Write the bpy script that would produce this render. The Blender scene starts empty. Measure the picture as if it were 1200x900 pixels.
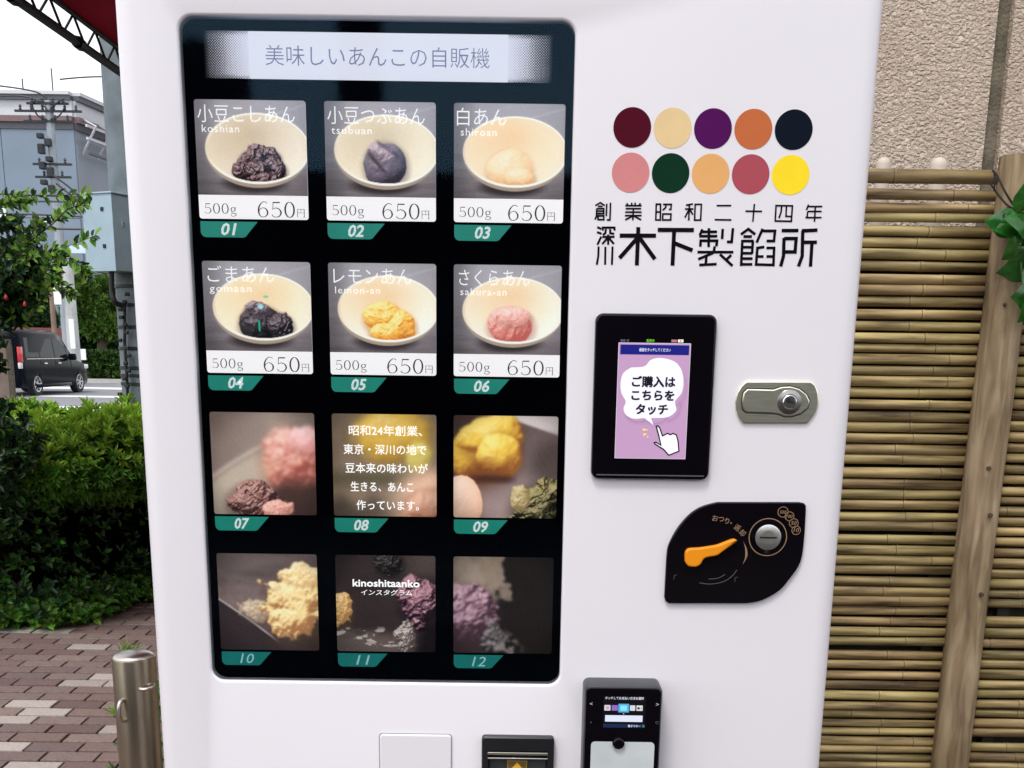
import bpy, bmesh, math, random
import numpy as np
from mathutils import Vector, Matrix

SC = bpy.context.scene
COL = SC.collection
random.seed(7)
RNG = np.random.default_rng(11)

# ------------------------------------------------------------------ camera
EYE = 1.5                       # eye height in metres
FPX = 1328.7                    # focal length in pixels of the 1200 px wide photograph
PITCH = math.radians(13.95)     # looking down
ROLL = math.radians(0.8)
PY0 = 740.0                     # row of the optical axis (the photograph is the upper part of an upright one)
_F = np.array([0, math.cos(PITCH), -math.sin(PITCH)])
_R0 = np.array([1.0, 0, 0])
_U0 = np.cross(_R0, _F)
_R = _R0 * math.cos(ROLL) + _U0 * math.sin(ROLL)
_U = -_R0 * math.sin(ROLL) + _U0 * math.cos(ROLL)
cam = bpy.data.cameras.new('camera')
cam.sensor_width = 36.0
cam.lens = FPX / 1200.0 * 36.0
cam.shift_y = (PY0 - 450.0) / 1200.0
cam.clip_start = 0.05
cam.clip_end = 2000.0
cam_ob = bpy.data.objects.new('camera', cam)
COL.objects.link(cam_ob)
cam_ob.matrix_world = Matrix(((_R[0], _U[0], -_F[0], 0), (_R[1], _U[1], -_F[1], 0), (_R[2], _U[2], -_F[2], EYE), (0, 0, 0, 1)))
SC.camera = cam_ob

# ------------------------------------------------------------------ sky, sun, exposure
SUN_EL = math.radians(60)
SUN_AZ = math.radians(206)      # high, from behind and left of the camera
w = bpy.data.worlds.new('World')
SC.world = w
w.use_nodes = True
nt = w.node_tree
bg = nt.nodes['Background']
sky = nt.nodes.new('ShaderNodeTexSky')
sky.sky_type = 'NISHITA'
sky.sun_disc = False
sky.sun_elevation = SUN_EL
sky.sun_rotation = SUN_AZ
sky.air_density = 1.0
sky.dust_density = 1.0
sky.ozone_density = 1.0
hs = nt.nodes.new('ShaderNodeHueSaturation')
hs.inputs['Saturation'].default_value = 0.16
hs.inputs['Value'].default_value = 1.0
nt.links.new(sky.outputs[0], hs.inputs['Color'])
nt.links.new(hs.outputs[0], bg.inputs['Color'])
bg.inputs['Strength'].default_value = 0.15
sl = bpy.data.lights.new('sun', 'SUN')
sl.energy = 0.85
sl.angle = math.radians(14)
sl.color = (1.0, 0.96, 0.9)
so = bpy.data.objects.new('sun', sl)
COL.objects.link(so)
_sd = Vector((math.sin(SUN_AZ) * math.cos(SUN_EL), math.cos(SUN_AZ) * math.cos(SUN_EL), math.sin(SUN_EL)))
so.rotation_euler = _sd.to_track_quat('Z', 'Y').to_euler()
so.location = (0, -4, 8)
SC.view_settings.view_transform = 'Standard'
SC.view_settings.look = 'None'
SC.view_settings.exposure = 1.0
SC.view_settings.gamma = 1.0
SC.render.engine = 'CYCLES'
SC.cycles.use_denoising = True
SC.cycles.max_bounces = 8
SC.cycles.transparent_max_bounces = 16


def ray(u, v):
    return (u - 600) / FPX * _R - (v - PY0) / FPX * _U + _F


def at(u, v, Y):
    """Point of the place on the plane y = Y that photograph pixel (u, v) shows."""
    d = ray(u, v)
    q = d * (Y / d[1])
    return Vector((q[0], q[1], q[2] + EYE))


def gat(u, v, z=0.0):
    d = ray(u, v)
    q = d * ((z - EYE) / d[2])
    return Vector((q[0], q[1], z))


def proj(p):
    q = np.array([p[0], p[1], p[2] - EYE])
    k = q @ _F
    return 600 + FPX * (q @ _R) / k, PY0 - FPX * (q @ _U) / k


# ------------------------------------------------------------------ materials
def s2l(c):
    c = np.asarray(c, float) / 255.0
    return np.where(c <= 0.04045, c / 12.92, ((c + 0.055) / 1.055) ** 2.4)


MATS = {}
BACKLIGHT = 0.62             # the display lamps against this daylight


def mat(name, col, rough=0.6, metal=0.0, var=0.0, scale=8.0, bump=0.0, bscale=40.0, spec=0.5, coat=0.0,
        obj_var=0.0, isl_var=0.0, stretch=None, emit=0.0, col2=None, coords='Object', detail=4.0, trans=0.0):
    """One procedural material: noise colour variation, fine bump, variation per object or per leaf."""
    m = bpy.data.materials.new(name)
    m.use_nodes = True
    n = m.node_tree
    L = n.links.new
    b = n.nodes['Principled BSDF']
    c = tuple(col) + (1,) if len(col) == 3 else tuple(col)
    b.inputs['Base Color'].default_value = c
    b.inputs['Roughness'].default_value = rough
    b.inputs['Metallic'].default_value = metal
    b.inputs['Specular IOR Level'].default_value = spec
    b.inputs['Coat Weight'].default_value = coat
    tc = n.nodes.new('ShaderNodeTexCoord')
    mp = n.nodes.new('ShaderNodeMapping')
    if stretch:
        mp.inputs['Scale'].default_value = stretch
    L(tc.outputs[coords], mp.inputs['Vector'])
    out = None
    if var > 0 or col2 is not None:
        no = n.nodes.new('ShaderNodeTexNoise')
        no.inputs['Scale'].default_value = scale
        no.inputs['Detail'].default_value = detail
        L(mp.outputs[0], no.inputs['Vector'])
        rp = n.nodes.new('ShaderNodeValToRGB')
        rp.color_ramp.elements[0].position = 0.32
        rp.color_ramp.elements[1].position = 0.68
        c2 = col2 if col2 is not None else [min(1, x * (1 + var)) for x in c[:3]]
        c1 = c[:3] if col2 is not None else [x * (1 - var) for x in c[:3]]
        rp.color_ramp.elements[0].color = tuple(c1) + (1,)
        rp.color_ramp.elements[1].color = tuple(c2)[:3] + (1,)
        L(no.outputs['Fac'], rp.inputs[0])
        out = rp.outputs[0]
    for amt, sock in ((obj_var, 'obj'), (isl_var, 'isl')):
        if amt > 0:
            if sock == 'obj':
                r = n.nodes.new('ShaderNodeObjectInfo').outputs['Random']
            else:
                r = n.nodes.new('ShaderNodeNewGeometry').outputs['Random Per Island']
            h = n.nodes.new('ShaderNodeHueSaturation')
            mr = n.nodes.new('ShaderNodeMapRange')
            mr.inputs['To Min'].default_value = 1 - amt
            mr.inputs['To Max'].default_value = 1 + amt
            L(r, mr.inputs['Value'])
            L(mr.outputs[0], h.inputs['Value'])
            mh = n.nodes.new('ShaderNodeMapRange')
            mh.inputs['To Min'].default_value = 0.5 - amt * 0.05
            mh.inputs['To Max'].default_value = 0.5 + amt * 0.05
            L(r, mh.inputs['Value'])
            L(mh.outputs[0], h.inputs['Hue'])
            if out is None:
                h.inputs['Color'].default_value = c
            else:
                L(out, h.inputs['Color'])
            out = h.outputs[0]
    if out is not None:
        L(out, b.inputs['Base Color'])
    if bump > 0:
        bn = n.nodes.new('ShaderNodeTexNoise')
        bn.inputs['Scale'].default_value = bscale
        bn.inputs['Detail'].default_value = 5
        L(mp.outputs[0], bn.inputs['Vector'])
        bp = n.nodes.new('ShaderNodeBump')
        bp.inputs['Strength'].default_value = bump
        bp.inputs['Distance'].default_value = 0.01
        L(bn.outputs['Fac'], bp.inputs['Height'])
        L(bp.outputs[0], b.inputs['Normal'])
    if emit > 0:
        b.inputs['Emission Color'].default_value = c
        b.inputs['Emission Strength'].default_value = emit * BACKLIGHT
        if out is not None:
            L(out, b.inputs['Emission Color'])
    if trans > 0:
        tr = n.nodes.new('ShaderNodeBsdfTranslucent')
        tr.inputs['Color'].default_value = c
        if out is not None:
            L(out, tr.inputs['Color'])
        mx = n.nodes.new('ShaderNodeMixShader')
        mx.inputs[0].default_value = trans
        L(b.outputs[0], mx.inputs[1])
        L(tr.outputs[0], mx.inputs[2])
        L(mx.outputs[0], n.nodes['Material Output'].inputs['Surface'])
    MATS[name] = m
    return m


def sm(name, rgb, **k):
    return mat(name, tuple(s2l(rgb)), **k)


# ------------------------------------------------------------------ object helpers
ROOTS = {}


def link(name, me, parent=None):
    o = bpy.data.objects.new(name, me)
    COL.objects.link(o)
    if parent is not None:
        o.parent = parent
    return o


def tag(o, label=None, cat=None, group=None, kind=None):
    if label:
        o['label'] = label
    if cat:
        o['category'] = cat
    if group:
        o['group'] = group
    if kind:
        o['kind'] = kind
    return o


def thing(name, label, cat, loc, group=None):
    o = bpy.data.objects.new(name, None)
    o.empty_display_size = 0.1
    COL.objects.link(o)
    o.location = loc
    return tag(o, label, cat, group)


def root_loc(p):
    v = Vector((0, 0, 0))
    while p is not None:
        v += p.location
        p = p.parent
    return v


def mesh(name, verts, faces, m=None, parent=None, smooth=False, mats=None, fmat=None, origin=None):
    """World-coordinate vertices become one mesh object (stored relative to its parent thing)."""
    me = bpy.data.meshes.new(name)
    v = np.asarray(verts, float).reshape(-1, 3)
    off = root_loc(parent)
    loc = Vector((0, 0, 0))
    if origin is not None:
        loc = Vector(origin) - off
        off = Vector(origin)
    v = v - np.array(off)
    me.from_pydata(v.tolist(), [], faces)
    for mm_ in (mats or [m]):
        if mm_ is not None:
            me.materials.append(mm_)
    if fmat is not None:
        me.polygons.foreach_set('material_index', fmat)
    if smooth:
        me.polygons.foreach_set('use_smooth', [True] * len(me.polygons))
    me.update()
    o = link(name, me, parent)
    o.location = loc
    return o


class MB:
    def __init__(s):
        s.v = []
        s.f = []

    def add(s, v, f):
        b = len(s.v)
        s.v += [tuple(x) for x in v]
        s.f += [tuple(i + b for i in q) for q in f]
        return s

    def box(s, x0, x1, y0, y1, z0, z1, bev=0.0):
        if bev <= 0:
            v = [(x, y, z) for x in (x0, x1) for y in (y0, y1) for z in (z0, z1)]
            return s.add(v, [(0, 1, 3, 2), (4, 6, 7, 5), (0, 4, 5, 1), (2, 3, 7, 6), (0, 2, 6, 4), (1, 5, 7, 3)])
        bm = bmesh.new()
        r = bmesh.ops.create_cube(bm, size=1)
        for q in r['verts']:
            q.co = Vector((x0 + (q.co.x + .5) * (x1 - x0), y0 + (q.co.y + .5) * (y1 - y0), z0 + (q.co.z + .5) * (z1 - z0)))
        bmesh.ops.bevel(bm, geom=bm.edges[:], offset=bev, segments=2, affect='EDGES', profile=0.5)
        return s.bm(bm)

    def bm(s, bm):
        bm.verts.index_update()
        s.add([tuple(q.co) for q in bm.verts], [tuple(q.index for q in f.verts) for f in bm.faces])
        bm.free()
        return s

    def tube(s, pts, rad, n=8, cap=True):
        pts = [Vector(p) for p in pts]
        if not hasattr(rad, '__len__'):
            rad = [rad] * len(pts)
        b = len(s.v)
        up = None
        for i, p in enumerate(pts):
            d = (pts[min(i + 1, len(pts) - 1)] - pts[max(i - 1, 0)]).normalized()
            if up is None:
                up = d.orthogonal().normalized()
            else:
                up = (up - d * up.dot(d))
                up = up.normalized() if up.length > 1e-6 else d.orthogonal().normalized()
            sd = d.cross(up)
            for k in range(n):
                a = 2 * math.pi * k / n
                s.v.append(tuple(p + (up * math.cos(a) + sd * math.sin(a)) * rad[i]))
        for i in range(len(pts) - 1):
            for k in range(n):
                a = b + i * n + k
                c = b + i * n + (k + 1) % n
                s.f.append((a, c, c + n, a + n))
        if cap:
            s.f.append(tuple(b + k for k in range(n))[::-1])
            s.f.append(tuple(b + (len(pts) - 1) * n + k for k in range(n)))
        return s

    def lathe(s, cx, cy, prof, n=32):
        """prof: list of (r, z) from bottom to top, vertical axis."""
        b = len(s.v)
        for r, z in prof:
            for k in range(n):
                a = 2 * math.pi * k / n
                s.v.append((cx + r * math.cos(a), cy + r * math.sin(a), z))
        for i in range(len(prof) - 1):
            for k in range(n):
                a = b + i * n + k
                c = b + i * n + (k + 1) % n
                s.f.append((a, c, c + n, a + n))
        s.f.append(tuple(b + k for k in range(n))[::-1])
        s.f.append(tuple(b + (len(prof) - 1) * n + k for k in range(n)))
        return s

    def loft(s, loops, cap0=False, cap1=True):
        b = len(s.v)
        n = len(loops[0])
        for lp in loops:
            s.v += [tuple(p) for p in lp]
        for i in range(len(loops) - 1):
            for k in range(n):
                a = b + i * n + k
                c = b + i * n + (k + 1) % n
                s.f.append((a, c, c + n, a + n))
        if cap0:
            s.f.append(tuple(b + k for k in range(n))[::-1])
        if cap1:
            s.f.append(tuple(b + (len(loops) - 1) * n + k for k in range(n)))
        return s

    def build(s, name, m=None, parent=None, smooth=False, origin=None):
        return mesh(name, s.v, s.f, m, parent, smooth, origin=origin)


def autosmooth(o, ang=35):
    me = o.data
    me.polygons.foreach_set('use_smooth', [True] * len(me.polygons))
    bm = bmesh.new()
    bm.from_mesh(me)
    bmesh.ops.recalc_face_normals(bm, faces=bm.faces[:])
    for f in bm.faces:
        if len(f.verts) > 6:
            f.smooth = False
    for e in bm.edges:
        if len(e.link_faces) != 2 or e.calc_face_angle(0) > math.radians(ang):
            e.smooth = False
    bm.to_mesh(me)
    bm.free()
    return o


def rrect(x0, x1, z0, z1, r, n=6):
    """Rounded rectangle outline in the x-z plane, counter-clockwise seen from the street (-y)."""
    if not hasattr(r, '__len__'):
        r = (r, r, r, r)           # bottom-left, bottom-right, top-right, top-left
    out = []
    for (cx, cz, a0, rr) in ((x0 + r[0], z0 + r[0], 180, r[0]), (x1 - r[1], z0 + r[1], 270, r[1]),
                             (x1 - r[2], z1 - r[2], 0, r[2]), (x0 + r[3], z1 - r[3], 90, r[3])):
        for k in range(n + 1):
            a = math.radians(a0 + 90 * k / n)
            out.append((cx + rr * math.cos(a), cz + rr * math.sin(a)))
    return out


def inset(pl, d):
    """Inset a closed counter-clockwise outline by d."""
    n = len(pl)
    out = []
    for i in range(n):
        a, b, c = pl[i - 1], pl[i], pl[(i + 1) % n]
        t1 = Vector((b[0] - a[0], b[1] - a[1]))
        t2 = Vector((c[0] - b[0], c[1] - b[1]))
        t1 = t1.normalized() if t1.length > 1e-9 else t2.normalized()
        t2 = t2.normalized() if t2.length > 1e-9 else t1
        t = (t1 + t2)
        t = t.normalized() if t.length > 1e-9 else t1
        nn = Vector((-t.y, t.x))
        k = max(0.5, nn.dot(Vector((-t1.y, t1.x))))
        out.append((b[0] + nn.x * d / k, b[1] + nn.y * d / k))
    return out


def lp(pl, y):
    return [(a, y, b) for a, b in pl]


def ccw(pl):
    a = sum(pl[i - 1][0] * pl[i][1] - pl[i][0] * pl[i - 1][1] for i in range(len(pl)))
    return pl if a > 0 else pl[::-1]


def plate(name, pl, yf, yb, m, parent, bev=0.0, smooth=True):
    """A solid slab whose front face lies at y = yf (towards the street) and back at yb."""
    pl = ccw(pl)
    b = MB()
    if bev > 0:
        b.loft([lp(pl, yb), lp(pl, yf + bev), lp(inset(pl, bev * .3), yf + bev * .3), lp(inset(pl, bev), yf)], cap0=True)
    else:
        b.loft([lp(pl, yb), lp(pl, yf)], cap0=True)
    o = b.build(name, m, parent)
    return autosmooth(o, 40) if smooth else o


def flat(name, pl, y, m, parent):
    pl = ccw(pl)
    return mesh(name, lp(pl, y), [tuple(range(len(pl)))], m, parent)


def circle(cx, cz, r, n=32):
    return [(cx + r * math.cos(2 * math.pi * k / n), cz + r * math.sin(2 * math.pi * k / n)) for k in range(n)]


def stroke_strip(b, pts, w, y, wvar=None):
    """Flat ribbon of width w along pts (x,z), mitred, in the plane y."""
    n = len(pts)
    P = [Vector((p[0], p[1])) for p in pts]
    closed = n > 2 and (P[0] - P[-1]).length < 1e-7
    L, Rr = [], []
    for i in range(n):
        if closed and i in (0, n - 1):
            d1 = (P[0] - P[-2]).normalized()
            d2 = (P[1] - P[0]).normalized()
        else:
            d1 = (P[i] - P[i - 1]).normalized() if i > 0 else (P[1] - P[0]).normalized()
            d2 = (P[i + 1] - P[i]).normalized() if i < n - 1 else d1
        t = d1 + d2
        t = t.normalized() if t.length > 1e-6 else d1
        nn = Vector((-t.y, t.x))
        k = max(0.45, nn.dot(Vector((-d1.y, d1.x))))
        ww = (wvar[i] if wvar else w) / 2 / k
        L.append(P[i] + nn * ww)
        Rr.append(P[i] - nn * ww)
    v = [(q.x, y, q.y) for q in L] + [(q.x, y, q.y) for q in Rr]
    f = [(i, n + i, n + i + 1, i + 1) for i in range(n - 1)]
    b.add(v, f)


def strokes(name, S, y, m, parent, sc=0.001):
    b = MB()
    for i, (w_, pts) in enumerate(S):
        stroke_strip(b, [(p[0] * sc, p[1] * sc) for p in pts], w_ * sc, y - 0.00002 * (i % 9))
    return b.build(name, m, parent)


def catmull(pts, n=6):
    out = []
    for i in range(len(pts) - 1):
        p0, p1, p2, p3 = [np.array(pts[max(0, min(len(pts) - 1, j))], float) for j in (i - 1, i, i + 1, i + 2)]
        for k in range(n):
            t = k / n
            out.append(tuple(.5 * ((2 * p1) + (p2 - p0) * t + (2 * p0 - 5 * p1 + 4 * p2 - p3) * t * t + (3 * p1 - p0 - 3 * p2 + p3) * t ** 3)))
    out.append(tuple(pts[-1]))
    return out


def text(name, s, x, z, y, size, m, parent, offset=0.0, shear=0.0, width=None, align='LEFT', spacing=1.0, rot=0.0, bold=0.0):
    c = bpy.data.curves.new(name, 'FONT')
    c.body = s
    c.size = size
    c.offset = offset * size
    c.shear = shear
    c.space_character = spacing
    c.resolution_u = 2
    o = bpy.data.objects.new(name, c)
    COL.objects.link(o)
    bpy.context.view_layer.update()
    me = bpy.data.meshes.new_from_object(o.evaluated_get(bpy.context.evaluated_depsgraph_get()))
    bpy.data.objects.remove(o)
    n = len(me.vertices)
    co = np.zeros(n * 3)
    me.vertices.foreach_get('co', co)
    co = co.reshape(-1, 3)
    if n:
        mn, mx_ = co[:, 0].min(), co[:, 0].max()
        k = 1.0
        if width:
            k = width / (mx_ - mn)
        ox = {'LEFT': mn, 'CENTER': (mn + mx_) / 2, 'RIGHT': mx_}[align]
        co[:, 0] = (co[:, 0] - ox) * k
        cx, cy = co[:, 0].copy(), co[:, 1].copy()
        if rot:
            cx, cy = cx * math.cos(rot) - cy * math.sin(rot), cx * math.sin(rot) + cy * math.cos(rot)
        off = root_loc(parent)
        nw = np.stack([cx + x - off.x, np.full(n, y) - off.y, cy + z - off.z], 1)
        me.vertices.foreach_set('co', nw.ravel())
    if bold and n:                    # heavier strokes: the outline laid down again, shifted by a hair
        F_ = [tuple(p.vertices) for p in me.polygons]
        V_, G_ = [], []
        for j, (dx, dz) in enumerate(((-1, -1), (1, -1), (1, 1), (-1, 1), (0, 0))):
            q = nw.copy()
            q[:, 0] += dx * bold * size
            q[:, 2] += dz * bold * size
            q[:, 1] -= j * .00002
            G_ += [tuple(i + len(V_) for i in f) for f in F_]
            V_ += q.tolist()
        me = bpy.data.meshes.new(name)
        me.from_pydata(V_, [], G_)
    me.materials.clear()
    me.materials.append(m)
    me.update()
    return link(name, me, parent)


# leaf clouds -------------------------------------------------------
def leaves(name, C, D, N, Ln, W, m, parent=None, fold=0.25, kind='stuff', mats=None, fmat=None):
    """Many small six-cornered leaves: C centres of leaf bases, D long axes, N rough normals."""
    C = np.asarray(C, float)
    n = len(C)
    D = D / np.linalg.norm(D, axis=1, keepdims=True)
    S = np.cross(D, N)
    S /= np.linalg.norm(S, axis=1, keepdims=True) + 1e-9
    U_ = np.cross(S, D)
    Ln = np.broadcast_to(Ln, n)[:, None]
    W = np.broadcast_to(W, n)[:, None]
    up = U_ * W * fold
    v = np.stack([C, C + D * Ln * .35 + S * W * .5 + up, C + D * Ln * .72 + S * W * .38 + up, C + D * Ln - U_ * Ln * .08,
                  C + D * Ln * .72 - S * W * .38 + up, C + D * Ln * .35 - S * W * .5 + up], 1).reshape(-1, 3)
    i = np.arange(n) * 6
    f = np.stack([i, i + 1, i + 2, i + 3, i, i + 3, i + 4, i + 5], 1).reshape(-1, 4)
    off = np.array(root_loc(parent))
    me = bpy.data.meshes.new(name)
    me.vertices.add(len(v))
    me.vertices.foreach_set('co', (v - off).ravel())
    me.loops.add(f.size)
    me.loops.foreach_set('vertex_index', f.ravel().astype(np.int32))
    me.polygons.add(len(f))
    me.polygons.foreach_set('loop_start', np.arange(0, f.size, 4, dtype=np.int32))
    me.polygons.foreach_set('loop_total', np.full(len(f), 4, np.int32))
    for q in (mats or [m]):
        me.materials.append(q)
    if fmat is not None:
        me.polygons.foreach_set('material_index', np.repeat(fmat, 2).astype(np.int32))
    me.update(calc_edges=True)
    o = link(name, me, parent)
    if kind:
        o['kind'] = kind
    return o


def rosettes(P, AX, per, ln, wd, spread=0.9):
    """For each tip P with axis AX make `per` leaves around it. Returns arrays for leaves()."""
    n = len(P)
    A = AX / np.linalg.norm(AX, axis=1, keepdims=True)
    T = np.cross(A, np.tile([0.31, 0.77, 0.55], (n, 1)))
    T /= np.linalg.norm(T, axis=1, keepdims=True)
    B = np.cross(A, T)
    Cs, Ds, Ns = [], [], []
    ph = RNG.random(n) * 6.28
    for k in range(per):
        a = ph + k * 2.399
        e = spread * (0.5 + 0.5 * k / max(1, per - 1)) + RNG.normal(0, .15, n)
        d = A * np.cos(e)[:, None] + (T * np.cos(a)[:, None] + B * np.sin(a)[:, None]) * np.sin(e)[:, None]
        Cs.append(P - A * (k * ln * .12 / per))
        Ds.append(d)
        Ns.append(A * .9 + RNG.normal(0, .2, (n, 3)))
    C = np.concatenate(Cs)
    return C, np.concatenate(Ds), np.concatenate(Ns), ln * RNG.uniform(.7, 1.25, len(C)), wd * RNG.uniform(.75, 1.2, len(C))


# value noise for prints and rough shapes ---------------------------
def vnoise(x, y, seed=0):
    xi, yi = np.floor(x).astype(int), np.floor(y).astype(int)
    xf, yf = x - xi, y - yi
    u, v = xf * xf * (3 - 2 * xf), yf * yf * (3 - 2 * yf)

    def h(a, b):
        k = (a * 374761393 + b * 668265263 + seed * 1442695041) & 0x7fffffff
        k = ((k ^ (k >> 13)) * 1274126177) & 0x7fffffff
        return ((k ^ (k >> 16)) & 0xffff) / 65535.0
    return (h(xi, yi) * (1 - u) + h(xi + 1, yi) * u) * (1 - v) + (h(xi, yi + 1) * (1 - u) + h(xi + 1, yi + 1) * u) * v


def fbm(x, y, seed=0, o=4):
    s, a, t = 0, .5, 0
    for i in range(o):
        s = s + a * vnoise(x * 2 ** i + 17 * i, y * 2 ** i + 31 * i, seed + i)
        t += a
        a *= .5
    return s / t


def sstep(a, b, x):
    t = np.clip((x - a) / (b - a), 0, 1)
    return t * t * (3 - 2 * t)
# brand lettering and part outlines measured in millimetres on the machine's front
LOGO_STROKES = [(2.86, [(107.6, 1662.6), (113.1, 1660.1)]), (2.86, [(107.4, 1656.2), (113.7, 1654.0)]), (2.86, [(108.4, 1639.8), (113.4, 1650.5)]), (2.86, [(115.2, 1658.2), (115.1, 1662.0), (130.9, 1662.2), (131.1, 1658.4)]), (2.86, [(119.4, 1660.2), (118.7, 1654.8), (115.4, 1652.7)]), (2.86, [(125.2, 1660.3), (125.4, 1654.9), (130.8, 1654.2)]), (2.86, [(114.8, 1650.1), (131.4, 1650.4)]), (2.86, [(122.6, 1653.2), (123.1, 1640.0)]), (2.86, [(122.2, 1649.4), (115.1, 1640.9)]), (2.86, [(123.3, 1649.4), (130.9, 1641.1)]), (2.86, [(110.2, 1637.7), (110.2, 1625.4), (108.5, 1614.0)]), (2.86, [(119.4, 1637.4), (119.8, 1614.2)]), (2.86, [(129.1, 1637.9), (129.1, 1614.1)]), (5.46, [(138.3, 1652.0), (187.5, 1652.6)]), (5.46, [(163.1, 1663.3), (163.0, 1613.9)]), (5.46, [(164.0, 1651.2), (139.1, 1623.0)]), (5.46, [(164.0, 1651.2), (187.4, 1622.3)]), (5.46, [(189.5, 1660.1), (238.3, 1660.5)]), (5.46, [(211.7, 1660.1), (211.6, 1614.1)]), (5.46, [(212.9, 1643.3), (237.9, 1634.2)]), (3.63, [(249.8, 1661.7), (246.7, 1653.8)]), (3.63, [(248.5, 1658.3), (269.8, 1658.6)]), (3.63, [(245.9, 1652.7), (270.4, 1653.0)]), (3.63, [(248.1, 1639.3), (248.3, 1646.9), (270.4, 1647.2), (269.9, 1640.1)]), (3.63, [(258.6, 1663.2), (259.4, 1638.9)]), (3.63, [(277.2, 1662.6), (277.1, 1649.5)]), (3.63, [(291.0, 1663.7), (290.3, 1646.0), (283.8, 1645.9)]), (3.63, [(267.6, 1640.1), (266.8, 1632.5)]), (3.63, [(244.6, 1632.2), (293.5, 1632.8)]), (3.63, [(266.3, 1631.6), (246.0, 1622.9)]), (3.63, [(257.1, 1626.7), (256.8, 1616.2)]), (3.63, [(247.9, 1615.6), (271.6, 1617.0)]), (3.63, [(275.3, 1629.8), (293.4, 1615.0)]), (3.63, [(290.7, 1629.1), (284.0, 1622.3)]), (3.63, [(302.2, 1655.8), (311.8, 1662.7), (321.6, 1656.0)]), (3.63, [(305.9, 1653.1), (317.2, 1653.2)]), (3.63, [(304.7, 1648.9), (305.0, 1614.9)]), (3.63, [(304.6, 1647.3), (320.0, 1647.5)]), (3.63, [(318.9, 1647.5), (318.9, 1631.0)]), (3.63, [(304.6, 1639.3), (318.7, 1639.5)]), (3.63, [(305.1, 1631.5), (319.2, 1631.7)]), (3.63, [(305.1, 1624.6), (320.0, 1624.8)]), (3.63, [(305.0, 1617.2), (320.1, 1617.4)]), (3.63, [(331.2, 1663.4), (324.1, 1645.5)]), (3.63, [(330.0, 1660.6), (348.0, 1660.9), (347.5, 1647.9), (337.4, 1647.7)]), (3.63, [(335.0, 1640.1), (325.7, 1638.6), (325.3, 1617.2), (348.9, 1616.9), (348.4, 1638.9), (338.0, 1638.8)]), (3.63, [(327.1, 1627.6), (334.8, 1627.7)]), (3.63, [(338.7, 1627.8), (348.1, 1627.9)]), (4.65, [(357.1, 1661.4), (379.7, 1661.7)]), (4.65, [(360.9, 1652.2), (361.8, 1628.8), (358.9, 1615.2)]), (4.65, [(361.0, 1651.2), (377.3, 1651.4), (377.1, 1634.2), (362.2, 1634.0)]), (4.65, [(385.5, 1661.4), (387.2, 1629.1), (383.1, 1615.5)]), (4.65, [(384.0, 1661.4), (405.3, 1662.6)]), (4.65, [(387.3, 1646.7), (405.8, 1647.0)]), (4.65, [(399.2, 1646.5), (399.5, 1615.4)])]
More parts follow.
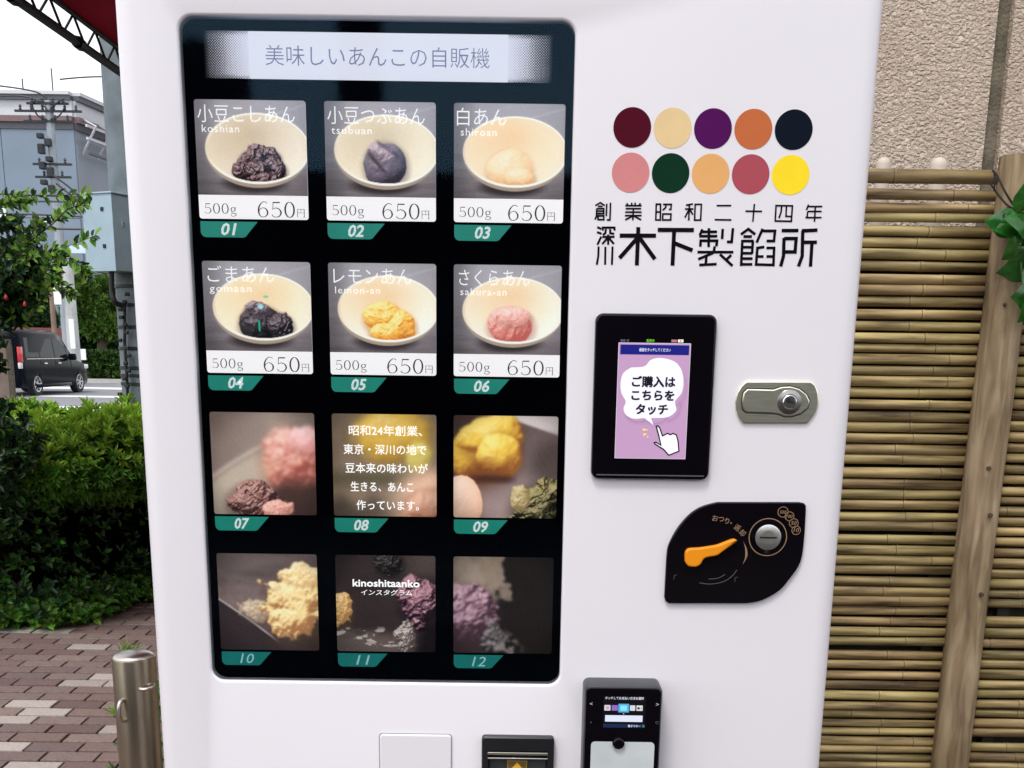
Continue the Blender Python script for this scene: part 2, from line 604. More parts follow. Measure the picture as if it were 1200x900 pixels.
YEAR_STROKES = [(2.24, [(104.1, 1689.8), (110.7, 1693.7), (116.8, 1690.0)]), (2.24, [(107.7, 1689.0), (113.9, 1689.0)]), (2.24, [(106.0, 1686.0), (115.6, 1686.2), (115.8, 1679.8), (106.4, 1679.7)]), (2.24, [(106.3, 1682.9), (115.7, 1683.0)]), (2.24, [(106.2, 1686.4), (106.0, 1676.5), (104.2, 1672.1)]), (2.24, [(108.1, 1676.9), (115.9, 1677.0), (116.1, 1672.2), (108.3, 1672.1), (108.1, 1676.9)]), (2.24, [(119.4, 1692.5), (119.3, 1676.7)]), (2.24, [(124.5, 1693.9), (124.4, 1672.0), (120.1, 1671.9)]), (2.24, [(152.9, 1694.2), (153.0, 1690.8)]), (2.24, [(157.5, 1694.3), (157.7, 1690.9)]), (2.24, [(146.2, 1693.5), (147.9, 1690.8)]), (2.24, [(164.7, 1693.8), (163.0, 1691.0)]), (2.24, [(144.3, 1690.3), (166.4, 1690.6)]), (2.24, [(145.1, 1686.5), (165.9, 1686.8)]), (2.24, [(144.6, 1682.1), (166.7, 1682.4)]), (2.24, [(144.4, 1677.7), (166.9, 1678.0)]), (2.24, [(155.4, 1686.3), (155.3, 1671.9)]), (2.24, [(154.2, 1677.2), (145.0, 1672.2)]), (2.24, [(156.9, 1677.2), (166.5, 1672.5)]), (2.24, [(186.0, 1692.8), (191.8, 1692.8), (192.4, 1672.8), (186.3, 1672.8), (186.0, 1692.8)]), (2.24, [(186.2, 1682.9), (191.9, 1683.0)]), (2.24, [(195.1, 1692.6), (206.2, 1692.8), (206.0, 1686.5), (203.2, 1686.4)]), (2.24, [(199.4, 1692.3), (198.7, 1688.5), (194.8, 1685.1)]), (2.24, [(195.4, 1680.5), (206.4, 1680.6), (206.4, 1673.0), (195.5, 1672.9), (195.4, 1680.5)]), (2.24, [(235.3, 1693.7), (226.0, 1692.0)]), (2.24, [(224.9, 1687.2), (236.3, 1687.4)]), (2.24, [(230.6, 1692.7), (230.7, 1672.5)]), (2.24, [(230.3, 1686.4), (225.4, 1676.2)]), (2.24, [(231.6, 1686.4), (236.0, 1680.1)]), (2.24, [(238.4, 1693.2), (246.7, 1693.3), (246.8, 1673.3), (238.6, 1673.2), (238.4, 1693.2)]), (2.24, [(267.3, 1692.0), (287.0, 1692.3)]), (2.24, [(265.7, 1674.1), (288.3, 1674.1)]), (2.24, [(306.5, 1685.5), (328.8, 1685.5)]), (2.24, [(317.9, 1694.9), (317.3, 1672.3)]), (2.24, [(347.2, 1693.1), (369.2, 1693.1), (369.2, 1673.4), (347.4, 1673.6), (347.2, 1693.1)]), (2.24, [(354.8, 1692.7), (354.5, 1684.8), (352.2, 1677.3)]), (2.24, [(361.2, 1692.7), (361.5, 1679.7), (368.3, 1679.5)]), (2.24, [(390.8, 1695.0), (388.5, 1687.9)]), (2.24, [(390.3, 1692.4), (409.4, 1692.7)]), (2.24, [(390.4, 1686.2), (409.0, 1686.5)]), (2.24, [(390.4, 1686.2), (389.9, 1678.5)]), (2.24, [(387.8, 1678.4), (409.6, 1678.7)]), (2.24, [(400.1, 1692.6), (400.4, 1673.2)])]
COIN_OUT = [(290.4, 1292.9), (407.5, 1294.5), (414.1, 1293.3), (417.2, 1289.7), (417.6, 1284.2), (418.3, 1251.4), (417.4, 1220.4), (413.2, 1202.5), (402.4, 1184.4), (388.3, 1166.2), (369.2, 1153.5), (354.1, 1148.0), (340.9, 1146.0), (227.9, 1144.4), (222.8, 1148.0), (221.2, 1153.6), (221.3, 1181.8), (221.8, 1217.6), (224.8, 1233.2), (235.8, 1255.4), (252.2, 1275.4), (269.0, 1286.5)]
LEVER = [(246.8, 1218.0), (248.3, 1223.5), (252.9, 1226.9), (267.8, 1228.2), (283.0, 1230.7), (293.8, 1233.0), (304.5, 1237.6), (314.1, 1241.1), (318.5, 1240.7), (319.7, 1238.5), (313.5, 1233.3), (303.0, 1225.4), (294.6, 1218.6), (288.2, 1216.3), (280.6, 1215.1), (274.1, 1212.1), (270.1, 1204.9), (264.8, 1201.0), (258.3, 1200.3), (251.6, 1202.0), (247.3, 1207.9)]
COIN_C = [(365.3, 1244.0), (384.6, 1280.5), (394.2, 1274.5), (401.0, 1264.7), (405.2, 1254.5)]
COIN_R = [(396.6, 1244.4), (392.9, 1280.6)]
CRESC = [(328.4, 1240.2), (332.1, 1233.6), (334.2, 1223.6), (334.5, 1212.5), (331.7, 1204.0), (337.6, 1215.9), (335.7, 1228.1)]
ARC1 = [(283.5, 1181.6), (296.7, 1182.9), (307.4, 1188.7)]
ARC2 = [(270.6, 1175.8), (286.1, 1174.2), (303.6, 1177.4), (316.4, 1185.4), (324.1, 1195.6)]
OTS = [(287.4, 1269.3), (296.1, 1268.7), (305.4, 1266.2), (312.4, 1263.1), (318.5, 1259.2), (326.3, 1252.3)]
LOCK_OUT = [(321.0, 1462.1), (411.2, 1462.8), (417.9, 1457.7), (422.9, 1446.9), (424.4, 1433.3), (421.4, 1420.9), (415.2, 1411.2), (410.0, 1405.3), (320.5, 1404.1), (313.7, 1411.2), (308.9, 1422.1), (307.2, 1433.0), (308.8, 1445.3), (313.8, 1454.9)]
LOCK_IN = [(323.0, 1451.7), (359.2, 1451.2), (370.1, 1455.0), (382.6, 1455.9), (395.3, 1452.7), (405.6, 1445.3), (411.2, 1435.8), (408.4, 1426.2), (399.2, 1418.5), (388.3, 1414.9), (378.6, 1414.5), (367.1, 1418.1), (358.7, 1418.9), (323.7, 1419.5), (318.5, 1423.6), (316.5, 1434.5), (317.8, 1446.2)]
LOCK_C = [(381.3, 1434.7), (399.4, 1435.0), (393.1, 1434.9)]
BUBBLE = [(159.6, 1478.5), (177.8, 1480.3), (186.5, 1489.2), (201.5, 1491.8), (220.0, 1486.7), (229.6, 1475.0), (232.8, 1460.3), (231.1, 1445.3), (222.5, 1433.2), (224.6, 1421.2), (214.3, 1412.1), (199.1, 1410.3), (191.4, 1411.8), (189.9, 1410.2), (194.0, 1400.3), (180.7, 1410.1), (165.4, 1409.0), (154.5, 1414.3), (151.1, 1423.2), (153.8, 1432.3), (147.2, 1444.2), (145.8, 1459.1), (149.3, 1471.0)]
HAND = [(196.5, 1399.7), (200.1, 1400.7), (203.4, 1397.4), (207.5, 1387.1), (213.8, 1390.3), (217.9, 1388.5), (221.5, 1390.4), (227.2, 1388.0), (230.1, 1378.9), (232.0, 1364.3), (216.9, 1357.9), (208.8, 1366.4), (196.1, 1373.9), (194.7, 1376.9), (198.1, 1377.9), (204.4, 1374.3), (200.8, 1386.1)]
RAYS = [(179.1, 1395.9), (187.5, 1393.5), (179.3, 1392.5), (180.0, 1388.9), (185.6, 1388.4), (180.8, 1384.9), (184.9, 1382.0), (187.9, 1384.4), (186.3, 1385.9)]
SCR = [(142.7, 1510.7), (240.5, 1511.4), (239.6, 1355.2), (141.2, 1354.4)]
BAR = [(144.3, 1508.6), (238.8, 1509.3), (238.6, 1496.4), (144.1, 1495.7)]
T3 = [(162.6, 1457.8), (220.7, 1458.6), (162.7, 1439.9), (220.6, 1440.7), (169.5, 1421.1), (212.4, 1421.7), (169.4, 1500.8), (213.8, 1501.4)]
STAT = [(143.2, 1513.6), (150.7, 1513.7), (179.4, 1514.7), (189.9, 1514.8), (213.2, 1515.1), (221.6, 1515.2), (222.2, 1515.3), (230.1, 1515.4)]
TERM = [(107.7, 1027.7), (218.8, 1029.3), (133.6, 1014.1), (194.0, 1015.0), (135.2, 966.1), (196.0, 967.0), (116.5, 1002.6), (212.5, 1003.1), (116.8, 974.9), (213.2, 975.7), (119.1, 944.4), (210.4, 945.8), (157.6, 943.6)]
TERM2 = [(135.9, 1009.1), (192.9, 1009.9), (135.7, 1001.5), (144.6, 992.6), (146.4, 1001.6), (155.3, 992.7), (156.0, 1003.7), (171.6, 990.7), (172.8, 1001.4), (180.6, 993.1), (182.4, 1001.6), (191.4, 993.2), (137.3, 986.0), (191.6, 976.0), (135.0, 972.6), (195.4, 967.5), (170.2, 970.3), (190.4, 970.6), (191.8, 970.6), (195.3, 970.7)]
BILL = [(-42.9, 936.4), (65.1, 938.0), (-33.5, 913.0), (55.9, 914.3), (-33.4, 902.6), (56.1, 903.9), (-30.6, 901.2), (53.9, 902.4), (-4.8, 899.2), (25.4, 899.6), (10.6, 895.8)]
HDR = [(-355.3, 1901.9), (-19.8, 1902.0), (-416.5, 1901.9), (-412.7, 1844.9), (43.7, 1900.8), (42.7, 1842.4), (-336.8, 1854.3), (-39.8, 1858.1), (-335.9, 1877.3)]

# ================================================================== materials in use
white_paint = mat('white_enamel', (.80, .765, .805), rough=.32, spec=.45, var=.012, scale=2.5, bump=.015, bscale=60)
gap_shade_grey = mat('gap_shade_grey', (.30, .30, .32), rough=.6, var=.05)
black_gloss = mat('black_gloss', (.003, .002, .004), rough=.12, spec=.22, var=.05)
black_board = mat('black_board', (.002, .002, .004), rough=.8, spec=.0, var=.05)
black_matte = mat('black_plastic', (.010, .010, .013), rough=.42, var=.08, bump=.04, bscale=300)
dark_slot = mat('dark_slot', (.004, .004, .004), rough=.8, var=.05)
steel = mat('brushed_steel', (.88, .86, .70), rough=.30, metal=1.0, var=.10, scale=30, stretch=(1, 1, 12), bump=.02, bscale=90)
chrome = mat('chrome', (.85, .83, .85), rough=.2, metal=1.0, var=.04)
print_black = sm('print_black', (10, 3, 10), rough=.6, spec=.08)
print_grey = sm('print_grey', (92, 84, 92), rough=.6, emit=.05)
print_title = sm('print_title', (146, 144, 178), rough=.6, emit=.25)  # header ink greyed to stand for the reflection over it
print_white = mat('print_white', (.94, .93, .92), rough=.6, emit=.75)
print_title_white = mat('print_title_white', (.95, .94, .92), rough=.6, emit=.58)
card_white = mat('card_white', (.88, .83, .82), rough=.5, emit=.66)
head_white = mat('header_white', (.76, .755, .82), rough=.6, spec=.1, emit=.56)
teal = mat('teal_tag', tuple(s2l((24, 138, 120))), rough=.4, var=.06, scale=40, emit=.42)
teal_dim = mat('teal_tag_dim', tuple(s2l((20, 124, 118))), rough=.4, var=.06, scale=40, emit=.34)
num_white = mat('number_white', (.85, .9, .88), rough=.5, emit=.4)
num_pale = mat('number_pale', (.42, .80, .82), rough=.5, emit=.25)
gold_print = sm('gold_print', (150, 118, 90), rough=.5)
orange = mat('orange_plastic', tuple(s2l((238, 146, 24))), rough=.3, spec=.5, var=.04, scale=20)


def screen_mat(name, rgb, e=.75):
    return mat(name, tuple(s2l(rgb) * .25), rough=.3, emit=e * 4)


# printed pictures: vertex-colour mesh read by one material
def print_material(name, e):
    m = bpy.data.materials.new(name)
    m.use_nodes = True
    n = m.node_tree
    b = n.nodes['Principled BSDF']
    a = n.nodes.new('ShaderNodeAttribute')
    a.attribute_name = 'ink'
    no = n.nodes.new('ShaderNodeTexNoise')
    no.inputs['Scale'].default_value = 900
    mx = n.nodes.new('ShaderNodeMixRGB')
    mx.blend_type = 'MULTIPLY'
    mx.inputs[0].default_value = .08
    n.links.new(a.outputs['Color'], mx.inputs[1])
    n.links.new(no.outputs['Color'], mx.inputs[2])
    dk = n.nodes.new('ShaderNodeMixRGB')
    dk.blend_type = 'MULTIPLY'
    dk.inputs[0].default_value = 1
    dk.inputs[2].default_value = (.6, .6, .6, 1)
    n.links.new(mx.outputs[0], dk.inputs[1])
    n.links.new(dk.outputs[0], b.inputs['Base Color'])
    n.links.new(mx.outputs[0], b.inputs['Emission Color'])
    b.inputs['Specular IOR Level'].default_value = .1
    b.inputs['Emission Strength'].default_value = e * BACKLIGHT
    b.inputs['Roughness'].default_value = .45
    return m


photo_print = print_material('backlit_print', .68)

D0 = 1.62      # plane of the machine's front

# ================================================================== vending machine
vm = thing('vending_machine', 'tall white vending machine with black glass display of bean paste pictures and black touch panel',
           'vending machine', (-.03, D0, 0))
X0, X1, Z0, Z1 = -.533, .475, .06, 2.03
WX0, WX1, WZ0, WZ1 = -.445, .0715, 1.017, 1.9155       # display window opening

cab = MB().box(X0 + .012, X1 - .012, D0 + .055, D0 + .80, Z0, Z1 - .01, bev=.012).build('cabinet', white_paint, vm)
autosmooth(cab)
# door: rounded frame with a hole for the window
n_ = 8
R = .030
loops = []
for a in (90, 60, 30, 0):
    i = R * (1 - math.cos(math.radians(90 - a)))
    y = D0 + R * (1 - math.sin(math.radians(90 - a)))
    loops.append((R - R * math.sin(math.radians(a)), D0 + R - R * math.cos(math.radians(a))))
loops = [(0, D0 + .05)]
for k in range(7):
    a = math.radians(90 * k / 6)
    loops.append((R * (1 - math.cos(a)), D0 + R * (1 - math.sin(a))))
door = MB()
LL = []
for i, y in loops:
    LL.append(lp(rrect(X0 + i, X1 - i, Z0 + i, Z1 - i, .012 + max(0, .02 - i), n_), y))
for i, y in ((-.0045, 0), (-.0030, .0004), (-.0014, .0016), (0, .004), (0, .016)):
    LL.append(lp(rrect(WX0 + i, WX1 - i, WZ0 + i, WZ1 - i, .018 - i, n_), D0 + y))
door.loft(LL, cap0=False, cap1=False)
dob = door.build('door', white_paint, vm)
autosmooth(dob, 50)
feet = MB()
for fx in (X0 + .08, X1 - .08):
    for fy in (D0 + .1, D0 + .72):
        feet = MB().lathe(fx, fy, [(.03, 0), (.03, .015), (.015, .02), (.015, .062)], 16)
        feet.build('foot', black_matte, vm)
# board behind the glass
plate('display_board', rrect(WX0 - .004, WX1 + .004, WZ0 - .004, WZ1 + .004, .018, n_), D0 + .0155, D0 + .03, black_board, vm)
YB = D0 + .0152
YC = D0 + .0140


def glass_material():
    m = bpy.data.materials.new('display_glass')
    m.use_nodes = True
    n = m.node_tree
    n.nodes.remove(n.nodes['Principled BSDF'])
    t = n.nodes.new('ShaderNodeBsdfTransparent')
    t.inputs[0].default_value = (.97, .985, .99, 1)
    g = n.nodes.new('ShaderNodeBsdfGlossy')
    g.inputs['Roughness'].default_value = .04
    g.inputs['Color'].default_value = (.16, .31, .46, 1)
    fr = n.nodes.new('ShaderNodeFresnel')
    fr.inputs['IOR'].default_value = 1.48
    no = n.nodes.new('ShaderNodeTexNoise')
    no.inputs['Scale'].default_value = 3.0
    bp = n.nodes.new('ShaderNodeBump')
    bp.inputs['Strength'].default_value = .02
    tc = n.nodes.new('ShaderNodeTexCoord')
    n.links.new(tc.outputs['Object'], no.inputs['Vector'])
    n.links.new(no.outputs['Fac'], bp.inputs['Height'])
    mx = n.nodes.new('ShaderNodeMixShader')
    n.links.new(fr.outputs[0], mx.inputs[0])
    n.links.new(t.outputs[0], mx.inputs[1])
    n.links.new(g.outputs[0], mx.inputs[2])
    n.links.new(mx.outputs[0], n.nodes['Material Output'].inputs['Surface'])
    return m


glass = glass_material()
flat('window_glass', rrect(WX0 + .0003, WX1 - .0003, WZ0 + .0003, WZ1 - .0003, .0177, n_), D0 + .0030, glass, vm)

# header sign
hd = plate('header_sign', rrect(-.358, -.0155, 1.8440, 1.9015, .001, 2), YC, YB, head_white, vm)
text('header_lettering', '美味しいあんこの自販機', -.336, 1.8625, YC - .0004, .027, print_title, hd, offset=-.006, width=.296)


# ------------------------------------------------------------------ serif digits drawn with a pen of changing width
def glyph(ch):
    if ch == '6':
        return [catmull([(.74, .90, .05), (.62, .985, .04), (.44, .97, .05), (.22, .74, .09), (.14, .40, .11), (.24, .08, .07), (.46, .0, .04),
                         (.68, .09, .07), (.77, .30, .11), (.66, .53, .07), (.46, .60, .04), (.28, .53, .04), (.17, .36, .04)])], .92
    if ch == '5':
        return [[(.24, .955, .08), (.72, .955, .08)], [(.25, .98, .045), (.21, .50, .045)],
                catmull([(.20, .50, .03), (.42, .60, .05), (.66, .52, .07), (.78, .30, .11), (.66, .07, .07), (.42, .0, .04), (.22, .06, .05), (.15, .16, .06)])], .92
    if ch == '0':
        return [catmull([(.46 + .31 * math.sin(a), .49 - .5 * math.cos(a), .04 + .08 * abs(math.sin(a))) for a in [2 * math.pi * k / 12 for k in range(13)]], 3)], .92
    if ch == 'g':
        return [catmull([(.38 + .22 * math.sin(a), .42 - .19 * math.cos(a), .04 + .06 * abs(math.sin(a))) for a in [2 * math.pi * k / 8 for k in range(9)]], 3),
                catmull([(.30, .26, .05), (.20, .16, .05), (.34, .06, .06), (.62, .0, .08), (.68, -.14, .07), (.44, -.27, .05), (.18, -.22, .06), (.16, -.08, .04), (.30, .04, .04)]),
                [(.55, .56, .04), (.74, .62, .05)]], .78
    if ch == '円':
        return [[(.10, -.05, .07), (.10, .88, .07)], [(.10, .87, .05), (.92, .87, .05)], [(.92, .90, .08), (.92, -.03, .08), (.80, .0, .05)],
                [(.10, .45, .045), (.92, .45, .045)], [(.51, .45, .05), (.51, .87, .05)]], 1.05
    return [], .4


def pen(b, s, x, z, h, y):
    for ch in s:
        g, adv = glyph(ch)
        for i, st_ in enumerate(g):
            stroke_strip(b, [(x + p[0] * h, z + p[1] * h) for p in st_], 0, y - .00002 * i, [p[2] * h for p in st_])
        x += adv * h
    return x


# ------------------------------------------------------------------ product cards: printed pictures
def canvas(nx, ny, asp):
    u = np.linspace(0, 1, nx)[None, :].repeat(ny, 0)
    v = np.linspace(0, 1, ny)[:, None].repeat(nx, 1)
    return u, v * asp


def over(img, mask, col):
    return img * (1 - mask[..., None]) + np.asarray(col, float) * mask[..., None]


def ramp(t, cols):
    t = np.clip(t, 0, .9999) * (len(cols) - 1)
    i = t.astype(int)
    f = (t - i)[..., None]
    c = np.asarray(cols, float)
    return c[i] * (1 - f) + c[np.minimum(i + 1, len(cols) - 1)] * f


def lump(img, U_, V_, cx, cy, rx, ry, cols, seed, ang=0, rough=.3, fine=.5, freq=9, light=(-.45, -.8), soft=.05, contrast=1.0, wet=.5):
    """A mound of paste in the printed picture: dome plus crumbly relief, lit from the top left, moist glints."""
    ca, sa = math.cos(ang), math.sin(ang)
    x = ((U_ - cx) * ca + (V_ - cy) * sa) / rx
    y = (-(U_ - cx) * sa + (V_ - cy) * ca) / ry
    wx = (fbm(U_ * freq * .6 + 7, V_ * freq * .6, seed + 2, 3) - .5) * .16
    wy = (fbm(U_ * freq * .6, V_ * freq * .6 + 9, seed + 4, 3) - .5) * .16
    r = np.sqrt(x * x + y * y) + rough * (fbm(U_ * freq * .8 + seed, V_ * freq * .8, seed, 5) - .5) * 1.7
    m = sstep(1 + soft, 1 - soft, r)
    dome = np.sqrt(np.clip(1.05 - r * r, 0.0, 1))
    rid = 1 - np.abs(fbm((U_ + wx) * freq * 1.1 + 3, (V_ + wy) * freq * 1.1 + seed, seed + 5, 5) - .5) * 4
    gr = fbm((U_ + wx) * freq * 3.2, (V_ + wy) * freq * 3.2, seed + 9, 3)
    h = dome * min(rx, ry) * .9 + fine * (.028 * rid + .020 * gr)
    k = U_.shape[1]
    gy, gx = np.gradient(h)
    gx, gy = gx * k, gy * k
    nz = 1 / np.sqrt(1 + gx * gx + gy * gy)
    lx, ly, lz = light[0], light[1], .75
    ll = math.sqrt(lx * lx + ly * ly + lz * lz)
    dif = (-gx * lx - gy * ly + lz) * nz / ll
    hx, hy, hz = lx / ll, ly / ll, lz / ll + 1
    hl = math.sqrt(hx * hx + hy * hy + hz * hz)
    spec = np.clip((-gx * hx - gy * hy + hz) * nz / hl, 0, 1) ** 26
    t = .46 + (dif - .62) * .85 * contrast + .14 * (rid - .3) * fine
    c = ramp(t, cols) + (spec * wet * (.4 + .9 * gr))[..., None] * (np.array([255, 244, 240]) - ramp(t, cols)) * .75
    sh = sstep(1.35, .9, np.sqrt(((U_ - cx - .01) / rx) ** 2 + ((V_ - cy - .03) / ry) ** 2)) * (1 - m) * .30
    img = over(img, sh, np.array(cols[0], float) * .6)
    return over(img, m, np.clip(c, 0, 255)), m


def bowl_pic(nx, ny, asp, wall, inner, blob, seed, tone=1.0):
    u, v = canvas(nx, ny, asp)
    g = fbm(u * 2.2 + v * .6, v * 30, seed, 4)
    img = ramp(.18 + .62 * (1 - v / asp) + .34 * (g - .5) * sstep(.3, .6, v / asp) + .12 * (fbm(u * 3, v * 3, seed + 1, 3) - .5), [(104, 94, 96), (134, 126, 130), (164, 158, 164), (192, 188, 196)])
    img = img * (1 - .22 * sstep(.25, 0, u)[..., None])
    streak = sstep(.02, .0, np.abs(v - (.16 - .28 * (u - .55)))) * sstep(.5, .7, u)
    img = over(img, streak * .3, (206, 202, 208))
    cx, cy, rx, ry = .555, .405, .475, .300
    m = sstep(1.25, .6, np.sqrt(((u - .52) / .30) ** 2 + ((v - .70) / .085) ** 2))
    img = over(img, m * .9, (50, 42, 44))
    e = np.sqrt(((u - cx + .005) / (rx * .985)) ** 2 + ((v - cy - .022) / (ry * 1.03)) ** 2)
    img = over(img, sstep(1.015, .985, e), (168, 150, 134))
    e = np.sqrt(((u - cx) / rx) ** 2 + ((v - cy) / ry) ** 2)
    rim = np.clip(.35 + .9 * np.abs(v - cy) / ry * .6 + .5 * (u - cx) / rx * .5, 0, 1)
    img = img * (1 - sstep(1.012, .985, e)[..., None]) + ramp(rim, [(226, 204, 172), (246, 236, 220), (255, 250, 242)]) * sstep(1.012, .985, e)[..., None]
    e2 = np.sqrt(((u - cx - .004) / (rx * .972)) ** 2 + ((v - cy + .004) / (ry * .955)) ** 2)
    k = sstep(1.0, .965, e2)
    rad = np.hypot((u - cx) / rx, (v - cy + .12) / ry)
    shade = np.clip(.22 + .55 * rad + .18 * (u - cx) / rx + .20 * (fbm(u * 4, v * 2.5, seed + 3, 3) - .5), 0, 1)
    ic = ramp(shade, inner)
    img = img * (1 - k[..., None]) + ic * k[..., None]
    return img, u, v, k


def blur(img, n, d=1):
    for _ in range(n):
        p = np.pad(img, ((d, d), (d, d), (0, 0)), mode='edge')
        img = (p[:-2 * d, d:-d] + p[2 * d:, d:-d] + p[d:-d, :-2 * d] + p[d:-d, 2 * d:] + img) / 5
    return img


def finish(img, u, v, glow=.22, vig=.30, seed=1):
    """The printed photographs' look: a soft bloom, darker corners and a little film grain."""
    lum = img.mean(-1)
    b = img.copy()
    for _ in range(10):
        b = (np.roll(b, 2, 0) + np.roll(b, -2, 0) + np.roll(b, 2, 1) + np.roll(b, -2, 1)) / 4
    img = img + glow * np.clip(b - 110, 0, 255) * .5
    d = np.hypot(u - .52, v / v.max() - .5)
    img = img * (1 - vig * sstep(.38, .75, d)[..., None])
    rn = np.random.default_rng(seed)
    return img + rn.normal(0, 3.0, img.shape[:2])[..., None]


def pic(n):
    nx, ny, asp = 150, 120, .80
    if n <= 6:
        warm = [(194, 172, 146), (214, 194, 168), (230, 213, 190), (244, 231, 212)]
        pale = [(236, 196, 152), (244, 210, 172), (250, 228, 202), (254, 244, 230)]
        inner = {1: warm, 2: [(206, 188, 162), (222, 205, 178), (236, 220, 194), (246, 233, 212)],
                 3: [(238, 196, 152), (246, 208, 168), (250, 220, 186), (250, 228, 200)],
                 4: [(234, 194, 150), (244, 212, 172), (250, 228, 196), (252, 238, 216)], 5: pale, 6: pale}[n]
        img, u, v, bm_ = bowl_pic(nx, ny, asp, None, inner, None, n * 13, 1.0 if n < 3 else .96)
        base = img.copy()
        if n == 1:
            cols = [(26, 15, 20), (50, 32, 38), (84, 58, 64), (140, 110, 114), (196, 168, 168)]
            for (a, b, c, d, s_) in ((.54, .42, .09, .06, 6), (.66, .47, .10, .08, 7), (.50, .49, .12, .09, 2), (.43, .59, .11, .10, 4), (.70, .59, .11, .11, 5), (.56, .59, .13, .10, 3), (.60, .66, .14, .05, 8)):
                img, _ = lump(img, u, v, a, b, c, d, cols, s_, rough=.55, fine=1.1, freq=15, contrast=1.1, wet=.8)
        elif n == 2:
            cols = [(52, 44, 56), (92, 82, 96), (122, 112, 126), (160, 146, 156), (206, 186, 192)]
            img, _ = lump(img, u, v, .54, .53, .19, .20, cols, 21, rough=.12, fine=.35, freq=8, ang=.35, contrast=.8)
            img, _ = lump(img, u, v, .50, .42, .13, .07, [(120, 104, 118), (160, 142, 152), (196, 176, 184), (214, 196, 200)], 24, rough=.3, fine=.6, freq=14, ang=.5)
            d_ = np.abs((v - .44) - 1.05 * (u - .40)) / 1.4
            img = over(img, sstep(.034, .0, d_ + .02 * (fbm(u * 14, v * 14, 28, 3) - .5)) * sstep(.36, .42, u) * sstep(.60, .48, u) * .75, (58, 48, 60))
            d_ = np.abs((v - .33) - .62 * (u - .46)) / 1.2
            img = over(img, sstep(.026, .0, d_ + .02 * (fbm(u * 14, v * 14, 29, 3) - .5)) * sstep(.44, .5, u) * sstep(.76, .62, u) * .6, (78, 66, 80))
        elif n == 3:
            cols = [(226, 170, 118), (240, 196, 150), (248, 214, 172), (252, 228, 196), (255, 240, 216)]
            img, _ = lump(img, u, v, .50, .55, .20, .17, cols, 31, rough=.14, fine=.35, freq=7, contrast=.7, soft=.08)
            img, _ = lump(img, u, v, .60, .62, .13, .08, cols, 35, rough=.2, fine=.35, freq=8, contrast=.7, soft=.12)
        elif n == 4:
            cols = [(22, 20, 24), (40, 38, 42), (58, 52, 58), (112, 96, 104), (196, 170, 176)]
            img, _ = lump(img, u, v, .52, .55, .20, .17, cols, 41, rough=.18, fine=.5, freq=9, contrast=.9)
            img, _ = lump(img, u, v, .70, .57, .13, .13, cols, 42, rough=.3, fine=.9, freq=18, contrast=1.1)
            img, _ = lump(img, u, v, .49, .41, .12, .06, [(70, 60, 66), (132, 112, 120), (200, 178, 184)], 46, rough=.4, fine=.8, freq=15)
            img = over(img, sstep(.030, .015, np.hypot(u - .53, (v - .40))), (150, 226, 236))
            img = over(img, sstep(.022, .012, np.hypot((u - .58) * .7, (v - .31) * 1.6)), (90, 210, 160))
            img = over(img, sstep(.012, .004, np.abs(u - .51 - .4 * (v - .55) ** 2)) * sstep(.06, .04, np.abs(v - .57)), (40, 180, 140))
        elif n == 5:
            cols = [(214, 130, 50), (238, 168, 74), (250, 200, 104), (255, 226, 146), (255, 246, 206)]
            img, _ = lump(img, u, v, .50, .48, .18, .14, cols, 51, rough=.2, fine=.7, freq=9, contrast=1.0)
            img, _ = lump(img, u, v, .68, .57, .13, .15, cols, 52, rough=.25, fine=.7, freq=11, contrast=.9)
            img, _ = lump(img, u, v, .54, .62, .17, .09, cols, 53, rough=.25, fine=.6, freq=11, contrast=.9)
        else:
            cols = [(186, 98, 92), (214, 132, 120), (230, 158, 146), (246, 196, 186), (255, 228, 216)]
            img, _ = lump(img, u, v, .53, .54, .21, .17, cols, 61, rough=.14, fine=.55, freq=9, contrast=1.0, ang=.2)
            img, _ = lump(img, u, v, .56, .45, .15, .08, [(220, 150, 138), (244, 190, 178), (255, 224, 214)], 62, rough=.25, fine=.5, freq=14)
        # the bowl's front rim stays in front of the paste
        cx, cy, rx, ry = .555, .405, .475, .300
        e2 = np.sqrt(((u - cx - .004) / (rx * .975)) ** 2 + ((v - cy + .004) / (ry * .965)) ** 2)
        mk = sstep(.965, .985, e2) * (v > .4)
        img = img * (1 - mk[..., None]) + base * mk[..., None]
        return finish(img, u, v, .20, .12, n), asp
    asp = .985
    nx, ny = 140, 138
    u, v = canvas(nx, ny, asp)
    vv = v / asp
    if n == 7:
        img = ramp(.2 + .6 * u + .3 * (fbm(u * 3, v * 3, 70, 3) - .5), [(118, 100, 94), (138, 122, 114), (160, 144, 134), (122, 106, 96)])
        m = sstep(.0, .10, (vv - (.62 - .75 * u + .25 * u * u)))
        img = over(img, m, (186, 170, 154))
        img = over(img, sstep(.035, .0, np.abs(vv - (.63 - .75 * u + .25 * u * u))) * sstep(.75, .5, u) * .7, (222, 206, 194))
        img = over(img, sstep(.62, .75, vv) * sstep(.5, .65, u), (88, 70, 64))
        pk = [(150, 84, 74), (190, 118, 104), (216, 150, 134), (232, 184, 170), (246, 216, 206)]
        img, _ = lump(img, u, v, .80, .45, .33, .31, pk, 71, rough=.4, fine=.9, freq=9, contrast=1.1, soft=.16)
        img, _ = lump(img, u, v, .93, .24, .16, .13, [(214, 150, 146), (240, 190, 186), (252, 220, 216)], 72, rough=.5, fine=.6, freq=11, soft=.15)
        img = over(img, sstep(.2, 0, np.hypot(u - .52, v - .52)) * .35, (236, 200, 170))
        img = blur(img, 10)
        img = over(img, sstep(.55, .78, vv) * sstep(.55, .75, u) * .75, (70, 50, 46))
